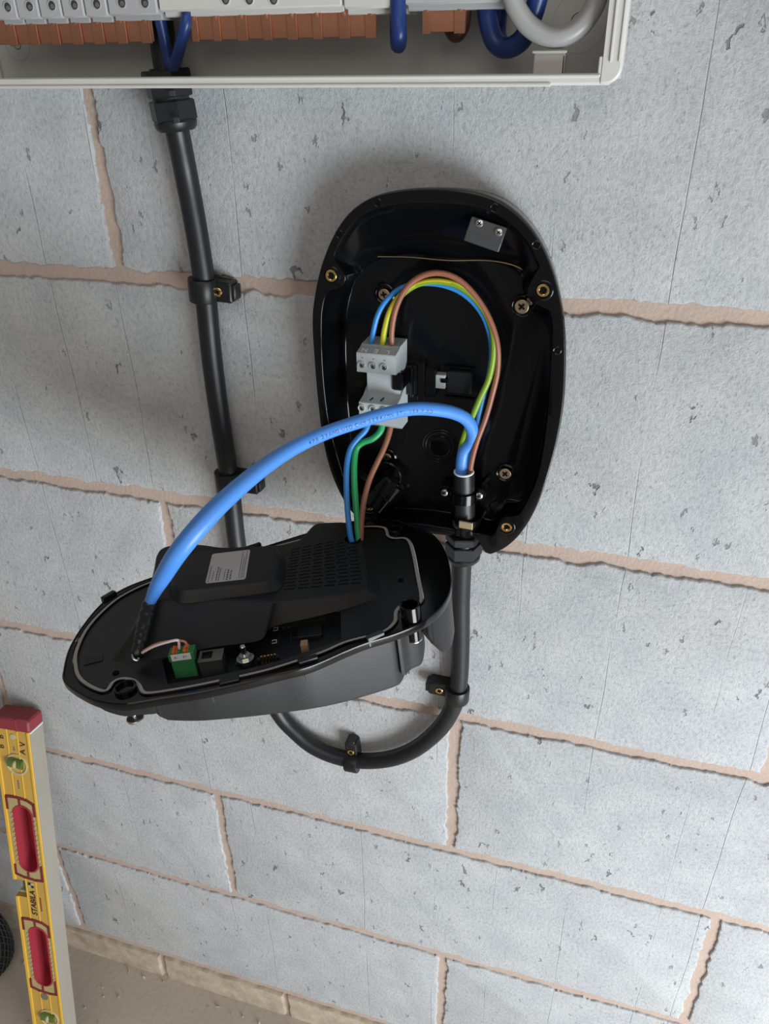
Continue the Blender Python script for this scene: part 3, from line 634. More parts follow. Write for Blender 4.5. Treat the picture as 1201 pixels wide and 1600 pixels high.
gas_px = [(118, 1040), (119, 1018), (134, 985), (160, 955), (192, 930), (240, 908), (300, 892), (400, 862), (470, 843), (520, 831), (570, 823), (598, 824), (604, 830), (606, 837), (615, 841), (632, 841), (640, 848), (646, 868), (652, 900), (658, 930), (656, 941), (646, 946), (634, 944), (624, 948), (618, 957), (617, 970), (605, 983), (585, 991), (540, 1003), (500, 1020), (440, 1040), (400, 1051), (340, 1064), (290, 1074), (240, 1082), (224, 1081), (217, 1070), (207, 1062), (190, 1060), (176, 1066), (166, 1079), (150, 1076), (132, 1066), (122, 1055)]
lcen = lc(400, 955)
NL = 300
RIM = angular([lc(*p) for p in rim_px], lcen, NL); GAS = angular([lc(*p) for p in gas_px], lcen, NL)
def dense2(px, n): return spline([np.r_[lc(*p), 0] for p in px], n, True)[:, :2]
def off2(P, d):                                                    # offset a closed plane curve inwards by d
    T_ = np.roll(P, -1, 0)-np.roll(P, 1, 0); T_ /= np.linalg.norm(T_, axis=1)[:, None]
    N_ = np.stack([-T_[:, 1], T_[:, 0]], 1); ar = .5*np.sum(P[:, 0]*np.roll(P[:, 1], -1)-np.roll(P[:, 0], -1)*P[:, 1])
    return P+N_*d*(1 if ar > 0 else -1)
RIM = dense2(rim_px, NL); GAS = dense2(gas_px, 420)
def lat(P, h): return [lw(a, b, h) for a, b in P]
tup = lambda P: [tuple(p) for p in P]
rim = mesh('rim', *loft([lat(off2(RIM, 5), -6.5), lat(off2(RIM, .5), -6.5), lat(RIM, -5.5), lat(RIM, -.8), lat(off2(RIM, .7), 0), lat(off2(RIM, 1.5), 0), lat(off2(RIM, 1.9), -.5)], False, False), m_plastic, lid, 38)
plate('rim_face', tup(off2(RIM, 1.85)), [tup(off2(GAS, -1.8))], lambda x, y, h: lw(x, y, h-.5), 4, m_plastic, rim)
mesh('gasket_lip', *loft([lat(off2(GAS, -2.4), -.55), lat(off2(GAS, -2.3), .7), lat(off2(GAS, -1.7), .7), lat(off2(GAS, -1.6), -2)], False, False), m_plastic, rim, 30)
plate('gasket', tup(off2(GAS, -1.25)), [tup(off2(GAS, 1.25))], lambda x, y, h: lw(x, y, h+.1), 1.6, m_gasket, lid)
mesh('gasket_lip', *loft([lat(off2(GAS, 1.3), -3), lat(off2(GAS, 1.35), .3), lat(off2(GAS, 1.9), .3), lat(off2(GAS, 2.0), -3)], False, False), m_plastic, rim, 30)
# inner tray with a pocket over the circuit board
inn = off2(GAS, 1.9)
pocket = [lc(*p, -1) for p in ((253, 1031), (262, 1069), (300, 1063), (340, 1055), (400, 1042), (440, 1031), (500, 1011), (533, 1000), (532, 957), (505, 952), (425, 962), (350, 1000), (300, 1012))]
plate('inner_tray', tup(inn), [tup(pocket)], lambda x, y, h: lw(x, y, h-1), 3, m_satin, lid)
# outer body below the rim
def wallpx(u, v, h=-5): return lc(u, v, h)
near = [((240, 1093), 1124), ((250, 1091), 1130), ((280, 1086), 1131), ((313, 1081), 1130), ((380, 1066), 1124), ((430, 1054), 1118), ((484, 1041), 1110), ((540, 1018), 1098), ((573, 1006), 1088), ((605, 995), 1078), ((616, 991), 1073), ((621, 986), 1066)]
sN = [lc(*p, -5)[0] for p, _ in near]; hN = [drop(p[0], p[1], vb, -5) for p, vb in near]
body2 = [lc(p[0], p[1]-2, -5) for p, _ in near]+[lc(*p, -5) for p in ((640, 940), (650, 890), (620, 850), (570, 832), (480, 850), (380, 872), (300, 893), (240, 915), (200, 945), (205, 1010), (225, 1070))]
body2 = spline([np.r_[p, 0] for p in body2], 150, True)[:, :2]
hb = np.interp(body2[:, 0], sN, hN)
# the body gets shallower towards the hidden far side as the facade curves
bc2 = body2.mean(0)
loops = []
for f_, i_ in ((0, 0), (.93, .3), (.985, 1.2), (1.0, 3.0)):
    loops.append([lw(*(bc2+(p-bc2)*(1-i_/np.linalg.norm(p-bc2))), -5-h*f_) for p, h in zip(body2, hb)])
V, F = loft(loops, False, True)
mesh('outer_body', V, F, m_matte, lid, 35)
def housing(pts, vbs, name, m=m_matte, h0=-5, rnd=1.2):
    P = [lc(*p, h0) for p in pts]; hs = [drop(p[0], p[1], vb, h0) if vb else None for p, vb in zip(pts, vbs)]
    hm = np.mean([h for h in hs if h]); hs = [h if h else hm for h in hs]; 
    Q = spline([np.r_[p, h] for p, h in zip(P, hs)], 60, True); c = Q[:, :2].mean(0)
    lp = [[lw(*(c+(q[:2]-c)*(1-i_/np.linalg.norm(q[:2]-c))), h0-q[2]*f_) for q in Q] for f_, i_ in ((0, 0), (.9, .1), (1, rnd))]
    V, F = loft(lp, False, True); return mesh(name, V, F, m, lid, 40)
housing([(112, 1068), (135, 1088), (160, 1096), (190, 1098), (215, 1096), (243, 1088), (240, 1050), (190, 1020), (130, 1020)], [None, 1093, 1113, 1121, 1117, 1112, None, None, None], 'corner_housing')
housing([(618, 990), (635, 983), (652, 975), (657, 968), (655, 945), (625, 945)], [1056, 1047, 1039, 1026, None, None], 'corner_housing')
# corner housings, bosses and captive screws
for (u, v), h1, h2, sc_ in (((195, 1073), 2, 20, 1), ((640, 944), 12, 22, 1), ((617, 826), 5, 12, 0)):
    b = L3(u, v, h1); rr = 7.6 if u != 617 else 6.0
    if u == 640: rr = 7.4
    MB().add(*lathe(b, -Ln, [(rr-1.6, 0), (rr-.9, -.3), (rr, .2), (rr, h1+5)], 32, (False, False))).add(*lathe(b, -Ln, [(rr-1.6, 0), (rr-1.8, h1+4)], 32, (False, False))).build('screw_boss', m_plastic, lid)
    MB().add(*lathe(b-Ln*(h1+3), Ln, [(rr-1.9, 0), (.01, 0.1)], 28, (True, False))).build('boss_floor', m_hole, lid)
    if sc_:
        MB().add(*lathe(b, -Ln, [(rr-1.2, h1+4), (rr-1.4, h1+17)], 24)).build('screw_sleeve', m_plastic, lid) if u == 640 else None
b = L3(640, 944, 12); MB().add(*lathe(b-Ln*28.8, -Ln, [(6.0, 0), (6.4, .3), (6.4, .9), (6.0, 1.3)], 24)).build('captive_screw', m_steel, lid)
b = L3(195, 1073, 2); s0 = 15
MB().add(*lathe(b, -Ln, [(1.9, s0-6), (1.9, 26.5)], 16)).add(*lathe(b, -Ln, [(2.4, 25.5), (5.6, 26.2), (6.0, 27), (5.6, 28.2), (.01, 28.6)], 28, (True, False))).build('captive_screw', m_steel, lid)
# clips along the rim
def clip(u0, v0, u1, v1, hgt, out, m, name='rim_clip'):
    a, b = L3(u0, v0, 0), L3(u1, v1, 0); x = unit(b-a); y = np.cross(Ln, x); c = (a+b)/2
    return MB().add(*box(c+Ln*(hgt/2-2.6), x, y, Ln, np.linalg.norm(b-a)/2, out, hgt/2+2.6, .5)).build(name, m, lid)
clip(343, 1068, 374, 1061, 2.2, 2.2, m_satin); clip(466, 1037, 496, 1028, 2.6, 2.2, m_satin); clip(573, 1000, 599, 990, 2.6, 2.2, m_dgrey)
clip(160, 938, 180, 926, 2.4, 2.2, m_satin); clip(384, 861, 408, 853, 3.5, 2.0, m_satin)
for a, b in (((520, 1029), (536, 1024)), ((448, 1052), (464, 1048))):
    p, q = L3(*a, -7), L3(*b, -7); x = unit(q-p); MB().add(*box((p+q)/2+np.cross(Ln, x)*0, x, np.cross(Ln, x), Ln, 3.6, 1.6, .5)).build('snap_window', m_hole, lid)
for u, v, vb in ((476, 1047, 1056), (330, 1080, 1092)):
    p = L3(u, v, -5); MB().add(*box(p-Ln*4, e1, e2, Ln, .5, 1.2, 5)).build('draft_rib', m_matte, lid)
tri = [L3(117, 1003, .1), L3(124, 994, .1), L3(125, 1002, .1)]
mesh('arrow_mark', *loft([tri, [p+Ln*.2 for p in tri]]), m_gasket, lid, 0)
# facade tongue under the right end of the rim
def skirt(top, bot, th, m, name):
    T_ = spline([L3(*p, -4) for p in top], 24); n_ = len(T_); B_ = []
    bb = spline([A(p[0], p[1], 0) for p in bot], n_)
    for t_, b_ in zip(T_, bb):
        lo_, hi_ = 0, 80
        for _ in range(30):
            m_ = (lo_+hi_)/2
            if proj(t_-Ln*m_)[1] < b_[1]: lo_ = m_
            else: hi_ = m_
        B_.append(t_-Ln*lo_)
    d = [unit(lw(*lcen, 0)-t_) for t_ in T_]; d = [unit(q-Ln*(q@Ln)) for q in d]
    loops = [[a for a in T_], [b for b in B_], [b+q*th for b, q in zip(B_, d)], [a+q*th for a, q in zip(T_, d)]]
    V = [p for l in loops for p in l]; F = []
    for k in range(4):
        j = (k+1) % 4
        for i in range(n_-1): F.append([k*n_+i, k*n_+i+1, j*n_+i+1, j*n_+i])
    F += [[k*n_ for k in range(4)], [k*n_+n_-1 for k in range(4)]]
    return mesh(name, V, F, m, lid, 35)
skirt([(674, 962), (684, 955), (693, 945), (700, 933), (704, 917)], [(675, 1004), (679, 1015), (686, 1019), (696, 1008), (703, 985)], 3, m_satin, 'facade_tongue')
skirt([(660, 970), (666, 967), (673, 962)], [(661, 984), (666, 996), (673, 1003)], 2.5, m_plastic, 'facade_tab')

# hood: tall moulded cover over the electronics, its top slopes down to the right
kH = .15
tn = unit(Ln-e1*(-kH)*-1*-1) if False else None
pH = lw(-30, 0, 6); nH = unit(Ln + e1*kH)                           # height = 6 + kH*(-s-30)
def HT(u, v, off=0): return on(u, v, pH+Ln*off, nH)
pairs = [((238, 936), (171, 1032)), ((246, 937.5), (192, 1035)), ((290, 935), (245, 1030)), ((360, 937.5), (330, 1011)), ((424, 939), (410, 1002)), ((432, 939), (421, 979)), ((480, 934), (500, 962)), ((540, 928), (545, 950)), ((570, 922.5), (588, 935)),
         ((574, 920), (592, 932)), ((576, 914), (595, 925)), ((575, 890), (592, 895)), ((571, 860), (586, 862)), ((564, 832), (578, 842)), ((553, 820), (562, 834)), ((536, 815), (538, 832)), ((495, 817), (497, 840)), ((487, 822), (488, 844)),
         ((469, 844), (472, 858)), ((437, 852), (437, 866)), ((347, 856), (347, 885)), ((314, 850), (312, 893)), ((262, 852), (268, 905)), ((250, 858), (252, 916)), ((244, 868), (238, 928)), ((240, 900), (215, 965))]
def densify(L, k=8):
    return [np.asarray(L[i])+(np.asarray(L[(i+1) % len(L)])-np.asarray(L[i]))*j/k for i in range(len(L)) for j in range(k)]
def stl(p): return np.array([(p-P0)@e1, (p-P0)@e2, (p-P0)@Ln])
TT = np.array([stl(HT(*p)) for p in densify([a for a, _ in pairs])]); BB = np.array([stl(L3(*p, -1)) for p in densify([b for _, b in pairs])])
def smooth(P, k=2):
    for _ in range(k): P = (np.roll(P, 1, 0)+2*P+np.roll(P, -1, 0))/4
    return P
TT, BB = smooth(TT, 6), smooth(BB, 6)
W3 = lambda Q: [lw(*q) for q in Q]
def topz(P2, d): return np.c_[P2, 6+kH*(-P2[:, 0]-30)+d]
m0 = topz(off2(TT[:, :2], -.6), -1.5); m1 = topz(off2(TT[:, :2], .2), -.35)
top_in = topz(off2(TT[:, :2], 1.5), .05)
# slots: laid out on the right part of the hood top
def hst(u, v): q = HT(u, v)-P0; return np.array([q@e1, q@e2])
c00, c10, c11, c01 = hst(441, 924), hst(568, 913), hst(556, 836), hst(452, 858)     # near-left, near-right, far-right, far-left
def quad(a, b): return c00*(1-a)*(1-b)+c10*a*(1-b)+c11*a*b+c01*(1-a)*b
holes = []
rows = 14; hole_c = hst(550, 843)
for j in range(rows):
    b = (j+.5)/rows
    for i in range(6):
        a0 = (i+(.12 if j % 2 else .0))/6+.012+(.07 if j % 2 else 0)*0; a1 = a0+.128
        if a1 > 1.0: continue
        m_ = quad((a0+a1)/2, b)
        if np.linalg.norm(m_-hole_c) < 11.5: continue
        db = .013
        holes.append([tuple(quad(a0, b-db)), tuple(quad(a1, b-db)), tuple(quad(a1, b+db)), tuple(quad(a0, b+db))])
holes.append([tuple(hole_c+7.8*np.array([math.cos(t_), math.sin(t_)])) for t_ in np.linspace(0, 2*math.pi, 28, endpoint=False)])
hood = mesh('hood', *loft([W3(BB), W3(m0), W3(m1), W3(top_in)], False, False), m_matte, lid, 42)
plate('hood_top', [tuple(p[:2]) for p in top_in], holes, lambda x, y, h: lw(x, y, 6+kH*(-x-30)+.05+h), 1.4, m_matte, hood)
# dark inside under the slots
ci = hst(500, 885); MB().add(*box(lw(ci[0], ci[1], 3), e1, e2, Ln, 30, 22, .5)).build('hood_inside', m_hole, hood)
# raised label block
OFF = 9
blk_top = [(268, 908), (273, 917), (292, 921.5), (350, 914), (413, 907.5), (425, 904), (431, 898), (434.5, 885), (436, 872), (432, 858), (424, 853), (380, 854), (340, 858), (304, 864), (282, 878), (270, 898)]
bt = np.array([[(HT(*p, OFF)-P0)@e1, (HT(*p, OFF)-P0)@e2, (HT(*p, OFF)-P0)@Ln] for p in blk_top])
bt = spline(bt, 90, True); cbk = bt[:, :2].mean(0)
def grow(P, d, dz): q = P.copy(); l = np.linalg.norm(P[:, :2]-cbk, axis=1)[:, None]; q[:, :2] = cbk+(P[:, :2]-cbk)*(l+d)/l; q[:, 2] += dz; return q
V, F = loft([W3(grow(bt, 4.2, -OFF)), W3(grow(bt, 3.0, -OFF+1.2)), W3(grow(bt, .8, -1.5)), W3(grow(bt, 0, -.4)), W3(grow(bt, -1.0, 0))], False, True)
mesh('label_block', V, F, m_matte, hood, 38)
# paper label: print lines only
lab_px = [(331.5, 865.5), (391, 858.5), (383.5, 904.5), (320.5, 911.5)]
lab = [HT(*p, OFF+.25) for p in lab_px]
def lq(a, b): return lab[0]*(1-a)*(1-b)+lab[1]*a*(1-b)+lab[2]*a*b+lab[3]*(1-a)*b
rc = []
for a, b in ((0, 0), (1, 0), (1, 1), (0, 1)):
    sx, sy = (.05 if a == 0 else -.05), (.05 if b == 0 else -.05)
    c1, c2 = ((a, b+sy), (a+sx*.3, b+sy*.3)), (a+sx, b)
    pts_ = [(a, b+sy), (a+sx*.3, b+sy*.3), (a+sx, b)]
    if (a, b) in ((1, 0), (0, 1)): pts_ = pts_[::-1]
    rc += pts_
nl = unit(np.cross(lab[1]-lab[0], lab[3]-lab[0])); nl = nl if nl@Ln > 0 else -nl
MBl = MB().add(*loft([[lq(*p)-nl*.3 for p in rc], [lq(*p) for p in rc]])).build('paper_label', m_label, hood, 0)
rp = np.random.RandomState(2)
for a, b0, b1, wd in ((.06, .45, .97, .35), (.15, .62, .95, .28), (.25, .5, .95, .45), (.31, .55, .95, .4), (.44, .6, .95, .28), (.52, .62, .97, .6), (.60, .66, .96, .5), (.82, .05, .97, .28), (.88, .25, .97, .28), (.93, .03, .97, .28)):
    x = b0; mb = MB()
    while x < b1:
        l_ = rp.uniform(.03, .08); q0, q1 = lq(a, x), lq(a, min(b1, x+l_)); 
        mb.add(*box((q0+q1)/2+nl*.06, q1-q0, np.cross(nl, q1-q0), nl, np.linalg.norm(q1-q0)/2, wd, .05)); x += l_+.02
    mb.build('print_line', m_printgrey, MBl, 0)

# circuit board in the pocket and what stands on it
pb = [lc(*p, -1) for p in ((250, 1015), (258, 1072), (340, 1062), (440, 1038), (536, 1005), (536, 950), (418, 960), (300, 990))]
hB = -11
MB().add(*loft([[lw(*p, hB-1.6) for p in pb], [lw(*p, hB) for p in pb]])).build('circuit_board', m_satin, lid, 0)
MB().add(*loft([[lw(*(p*1.0), hB-1.6) for p in pocket], [lw(*p, -1.2) for p in pocket]], False, False)).build('pocket_wall', m_satin, lid, 20)
# green plug-in terminal
g0 = [L3(*p, 9) for p in ((264, 1024), (302, 1019), (300, 1007), (268, 1012))]
gc = sum(g0)/4; gx = unit(g0[1]-g0[0]); gy_ = np.cross(Ln, gx); gwid = np.linalg.norm(g0[1]-g0[0])/2
gt = MB().add(*box(gc-Ln*11.8, gx, gy_, Ln, gwid*.95, 4.6, 11.4, .4)).add(*box(gc-Ln*3.0, gx, gy_, Ln, gwid+.4, 5.0, 2.8, .3)).build('green_terminal', m_tgreen, lid, 20)
for k, a in enumerate((-.62, .32)):
    MB().add(*box(gc+gx*gwid*a+gy_*.5+Ln*.6, gx, gy_, Ln, 1.1, 3.6, .9, .2)).add(*box(gc+gx*(gwid*a+2.0)+gy_*.5+Ln*.5, gx, gy_, Ln, .5, 3.6, .8, .15)).build('lever', m_orange, gt)
    for j in range(3): MB().add(*box(gc+gx*gwid*(a+.38)+gy_*(-2.2+j*2.3)+Ln*.25, unit(gx+gy_*.3), gy_, Ln, 1.3, .6, .5, .1)).build('wire_gate', m_green, gt)
fr = L3(283, 1026, 4)
pc = gc-gy_*5.15-Ln*2.2
lbl = MB().add(*box(pc, gx, Ln, gy_, gwid*.8, 2.6, .15)).build('marking_strip', m_print, gt, 0)
for s_, a in (('A-', -.42), ('B+', .32)): text('print_mark', s_, 2.6, pc+gx*gwid*a-gy_*.2, gx, Ln, m_ink, lbl, .08)
# network socket
c = L3(331, 1031, -2); sx_, sy_ = gx, gy_
MB().add(*box(c-Ln*4, sx_, sy_, Ln, 8.0, 6.2, 7.5, .4)).build('socket_body', m_dgrey, lid)
so = plate('socket_shell', [(-8.4, -6.6), (8.4, -6.6), (8.4, 6.6), (-8.4, 6.6)], [[(-6.4, -3), (1, -3), (1, 5), (-6.4, 5)]], lambda x, y, h: c+sx_*x+sy_*y+Ln*(3.9+h), .5, m_steel, lid)
so.data.materials.clear(); so.data.materials.append(mat('tinned_socket', (.22, .22, .18), .3, metal=.8))
MB().add(*box(c+sx_*-2.7+sy_*1+Ln*3.3, sx_, sy_, Ln, 3.7, 4, .2)).build('socket_mouth', m_hole, lid)
# stud with nut and washer
c = L3(382, 1024, -4)
MB().add(*lathe(c-Ln*3, Ln, [(6.2, 0), (6.2, .9)], 28)).add(*lathe(c-Ln*2, Ln, [(4.3, 0), (4.3, 2.6)], 6)).add(*lathe(c, Ln, [(2.0, 0), (2.0, 7.6), (1.6, 8.2)], 18)).build('stud', m_steel, lid, 25)
MB().add(*lathe(c-Ln*8, Ln, [(4, 0), (4, 5)], 6)).build('stud_pillar', m_dgrey, lid, 25)
for k in range(5):
    c = L3(409+k*5.2, 1029.5-k*.9, -6); MB().add(*box(c-Ln*1, gx, gy_, Ln, .75, .75, 3.2, .1)).build('header_pin', m_brass, lid)
MB().add(*box(L3(419, 1030, -9), gx, gy_, Ln, 8, 1.6, 1.6, .2)).build('header_base', m_satin, lid)
c = L3(475.5, 1008, -5); MB().add(*box(c-Ln*3, gx, gy_, Ln, 2.6, 3.2, 5.5, .4)).build('capacitor', m_tan, lid)
for s_, u, v in (('L2', 431, 982.5), ('L3', 429, 1002)):
    c = L3(u, v, hB+.3); text('print_mark', s_, 5.2, c, -gy_ if False else gy_, -gx, m_print, lid, .1)
for pts_ in (((436, 980), (468, 977)), ((455, 996), (490, 994)), ((454, 1006), (454, 984)), ((435, 1005), (436, 990))):
    p, q = L3(*pts_[0], hB+.2), L3(*pts_[1], hB+.2); MB().add(*box((p+q)/2, q-p, np.cross(Ln, q-p), Ln, np.linalg.norm(q-p)/2, .16, .1)).build('print_line', m_dgrey, lid, 0)
for u, v in ((443, 981), (451, 980)): MB().add(*lathe(L3(u, v, hB), Ln, [(1.2, 0), (1.2, .6)], 10)).build('solder_pad', m_dgrey, lid)
for k in range(9): MB().add(*box(L3(369+k*2.6, 1036.5-k*.4, hB+1), gx, gy_, Ln, .35, 1.4, .5)).build('contact', m_dgrey, lid)
MB().add(*box(L3(484, 990, hB+1), gx, gy_, Ln, 9, 7, 3, .6)).build('relay', m_satin, lid)
# small marks in the tray
MB().add(*box(L3(146, 1030, -.6), e1, e2, Ln, 6.5, 4.5, .3)).build('moulded_pad', m_matte, lid)
for u, v in ((626, 907), (181, 1052)): MB().add(*lathe(L3(u, v, -1), Ln, [(2.4, 0), (2.2, .8), (.01, .8)], 16, (False, False))).build('moulded_pip', m_hole, lid)

# ================================================================== CORES FROM THE BLOCK INTO THE FRONT UNIT
hp = lw(hole_c[0], hole_c[1], 6+kH*(-hole_c[0]-30)-3)
MB().add(*lathe(lw(hole_c[0], hole_c[1], 6+kH*(-hole_c[0]-30)), Ln, [(7.6, -1.5), (7.8, .9), (6.6, 1.1), (6.3, -1.5)], 28, (False, False))).build('grommet', m_plastic, hood)
def dep(X): return (ROT@(np.asarray(X)-CAM))[2]
def hang(pts, d0, d1):                                             # pixels plus depth running from d0 to d1
    out = []; n = len(pts)
    for i, p in enumerate(pts):
        f_ = i/(n-1) if len(p) == 2 else p[2]; out.append(atd(p[0], p[1], d0+(d1-d0)*f_))
    return out
dA = dep(W(585, 668, 40)); dB = dep(hp)
wire('core_wire', hang([(577, 655), (571, 672), (560, 684), (548, 700), (542, 725), (541, 760), (543, 800), (547, 835), (551, 850)], dA, dB), 2.5, m_wblue, 'light blue core running down into the hood of the front unit', group='coloured cores running down to the front unit')
twotone('core_wire', hang([(597, 655), (595, 672), (583, 685), (566, 692), (556, 703), (553, 730), (554, 765), (557, 800), (559, 830), (561, 848)], dA, dB), 2.7, 'green core with yellow stripe running down into the hood', 'wire', 90, .0, .2, m_green, m_yellow, .28, 'coloured cores running down to the front unit')
wire('core_wire', hang([(612, 658), (607, 680), (599, 702), (588, 725), (577, 750), (569, 780), (565, 810), (564, 835), (563, 848)], dA+2, dB), 2.4, m_brown, 'lower brown core running down into the hood', group='coloured cores running down to the front unit')

# ================================================================== BLUE DATA CABLE
def rad(u, v, depth, wpx): return wpx/2*depth/F_PX
c0_, d0_ = W(718, 745, 30), dep(W(718, 745, 30))
dH = dep(HT(234, 938))-4
dB0 = dep(L3(213, 1036, 0))-4
bl = [(720, 748, d0_, 18), (721, 725, d0_-3, 19), (725, 705, d0_-8, 19.5), (737, 690, d0_-14, 19.5), (738, 672, d0_-22, 20), (728, 655, d0_-32, 20.5), (708, 645, d0_-42, 21), (680, 640, d0_-52, 21), (645, 639, d0_-62, 21), (605, 646, d0_-72, 21.5), (560, 659, d0_-82, 22), (510, 676, d0_-93, 22), (460, 699, d0_-106, 23.5), (415, 728, d0_-122, 26), (375, 760, d0_-138, 28.5), (335, 797, d0_-150, 31), (300, 836, d0_-155, 32), (275, 868, d0_-150, 31), (255, 900, dH-28, 27.5), (242, 923, dH-12, 22), (235, 940, dH-4, 17), (232, 950, dH, 15)]
P = [np.r_[atd(u, v, d), rad(u, v, d, wp)] for u, v, d, wp in bl]
Qb = spline(P, 150); V, F = tube(Qb, 4, 22, smooth=False)
dc = mesh('data_cable', V, F, m_blue, None, 60, P[0][:3]); set_(dc, 'thick blue data cable arching from the housing to the front unit', 'cable')
pj = np.array([proj(q[:3]) for q in Qb])
def along(s, char_fn=None):
    pass
def cable_text(s, i0, size, off, parent, gap=.72):
    """letters printed along the cable from sample i0 towards its start, facing out"""
    cum = np.concatenate([[0], np.cumsum(np.linalg.norm(np.diff(Qb[:, :3], axis=0), axis=1))]); pos = cum[i0]
    for ch in s:
        c = A(*[np.interp(pos, cum, Qb[:, k]) for k in range(3)]); c2 = A(*[np.interp(pos-1, cum, Qb[:, k]) for k in range(3)]); r_ = np.interp(pos, cum, Qb[:, 3])
        t_ = unit(c2-c); vd = unit(CAM-c); vd = unit(vd-t_*(vd@t_)); up_ = np.cross(vd, t_)
        ang = off
        nrm = unit(vd*math.cos(ang)+up_*math.sin(ang)); upn = np.cross(nrm, t_)
        if ch != ' ':
            def fn(p, c=c, t_=t_, r_=r_, ang=ang, vd=vd, up_=up_):
                a_ = ang+p[1]/r_; return c+t_*p[0]+(vd*math.cos(a_)+up_*math.sin(a_))*(r_+.05+p[2])
            text('printed_letter', ch, size, c, t_, upn, m_ink2, parent, .08, fn=fn)
        pos -= size*gap*(.5 if ch in ' I' else 1)
m_ink2 = mat('faded_blue_print', (.02, .06, .20), .6)
i0 = int(np.argmin(np.abs(pj[:, 0]-478)+(pj[:, 1] > 760)*999))
cable_text('4PR 23AWG USO CHM SE94VMN ETL VERIFIED', i0, 4.0, -.42, dc, .80)
# taped end of the data cable on the hood
fz = lambda v: dH+(dB0-dH)*(v-938)/95
tp = [(236, 936, fz(936)-1, 19), (231, 955, fz(955)-2, 23), (226, 975, fz(975)-3, 24), (221, 995, fz(995)-3, 23), (217, 1012, fz(1012)-3, 21), (214, 1024, fz(1024)-2, 18), (212, 1028, fz(1028)-2, 12)]
P = [np.r_[atd(u, v, d), rad(u, v, d, wp)] for u, v, d, wp in tp]
Q = spline(P, 60); Q[:, 3] *= 1+.06*np.interp(np.arange(60)/3.3, np.arange(20), rng.normal(size=20))
MB().add(*tube(Q, 4, 18, smooth=False)).build('tape_wrap', m_tape, dc, 70)['label'] = 'rough black tape wrapped round the cable end'
MB().add(*tube([atd(207, 1022, fz(1024)-4), atd(208, 1029, fz(1024)-6), atd(214, 1032, fz(1024)-6), atd(217, 1028, fz(1024)-5)], .9, 8, 20)).build('cut_screen', m_steel, dc)
gb2 = 'thin cores from the taped cable to the green terminal'
gq = gc+Ln*1.2; dG_ = dep(gq)
wire('signal_wire', [atd(222, 1020, fz(1020)-8), atd(240, 1010, fz(1020)-11), atd(262, 1003, dG_-6), atd(276, 1000, dG_-6), atd(279, 1003, dG_-3), gq-gx*1.2], .95, m_pink, 'thin whitish core from the taped cable to the green terminal', group=gb2)
wire('signal_wire', [atd(224, 1017, fz(1020)-7), atd(244, 1006, fz(1020)-9), atd(264, 1002, dG_-4), atd(281, 1001, dG_-4), atd(289, 1003, dG_-3), gq+gx*gwid*.62], .9, m_copw, 'thin reddish core beside the whitish core at the green terminal', group=gb2)

# ================================================================== SPIRIT LEVEL leaning on the wall
phi = math.radians(5)
LB = atd(82, 1664, 1)*0+on(84, 1664, A(0, 0, -1190.), EZ)           # middle of the face at the foot
LT_ = on(15.5, 1126, A(0, -36., 0), -EY)
la = unit(LT_-LB); LEN = np.linalg.norm(LT_-LB)
nf = A(math.sin(phi), -math.cos(phi), 0); nf = unit(nf-la*(nf@la)); lwv = np.cross(la, nf)*-1
lwv = lwv if lwv[0] > 0 else -lwv
HWd, THK = 26.5, 28
def lv(x, y, h): return LB+lwv*x+la*y+nf*h                          # h: out of the face
def lp(u, v): q = on(u, v, LB, nf)-LB; return float(q@lwv), float(q@la)
level = thing('spirit_level', lv(0, 0, -THK/2), 'worn yellow spirit level with red end cap leaning upright against the wall', 'spirit level')
yv = lambda v, u=None: lp(u if u is not None else 15.5+(v-1126)*68.5/538, v)[1]
yc = yv(1140)
n0, n1 = yv(1378), yv(1404)
NW = HWd*.72
h1c = (yv(1258)+yv(1362))/2; h1l = (yv(1258)-yv(1362))/2; h2c = (yv(1448)+yv(1540))/2; h2l = (yv(1448)-yv(1540))/2
def slot(cx, cy, hw, hl, wav=0):
    P = []
    for k in range(40):
        a = 2*math.pi*k/40; P.append((cx+hw*math.cos(a), cy+(hl-hw)*(1 if math.sin(a) > 0 else -1)+hw*math.sin(a)))
    return P
gx0 = 1.5
S1, S2 = slot(gx0, h1c, 15.3, h1l), slot(gx0, h2c, 15.3, h2l)
outl = [(-HWd, 0), (HWd, 0), (HWd, yc), (-HWd, yc), (-HWd, n0), (-HWd+NW, n0), (-HWd+NW, n1), (-HWd, n1)]
body = plate('body', outl, [S1, S2], lambda x, y, h: lv(x, y, h), THK, m_lyellow, level)
# face edges: two bright painted flanges and the dusty measuring edge
for x0, x1, segs in ((-HWd, -HWd+4.5, ((0, n1), (n0, yc))), (HWd-3.5, HWd, ((0, yc),))):
    for a, b in segs: MB().add(*box(lv((x0+x1)/2, (a+b)/2, .6), lwv, la, nf, (x1-x0)/2, (b-a)/2, 1.1, .4)).build('painted_flange', m_lpaint, level)
MB().add(*box(lv(HWd+.4, yc/2, -THK/2), lwv, la, nf, .5, yc/2, THK/2-.2, .2)).build('measuring_edge', m_lside, level)['label'] = 'dusty beige measuring edge'
for x in (-9.5, 6.0):
    for a, b in ((0, h2c-h2l-14), (h2c+h2l+9, h1c-h1l-9), (h1c+h1l+12, yc)):
        MB().add(*box(lv(x+2, (a+b)/2, .2), lwv, la, nf, .8, (b-a)/2, .5, .15)).build('face_rib', m_lpaint, level)
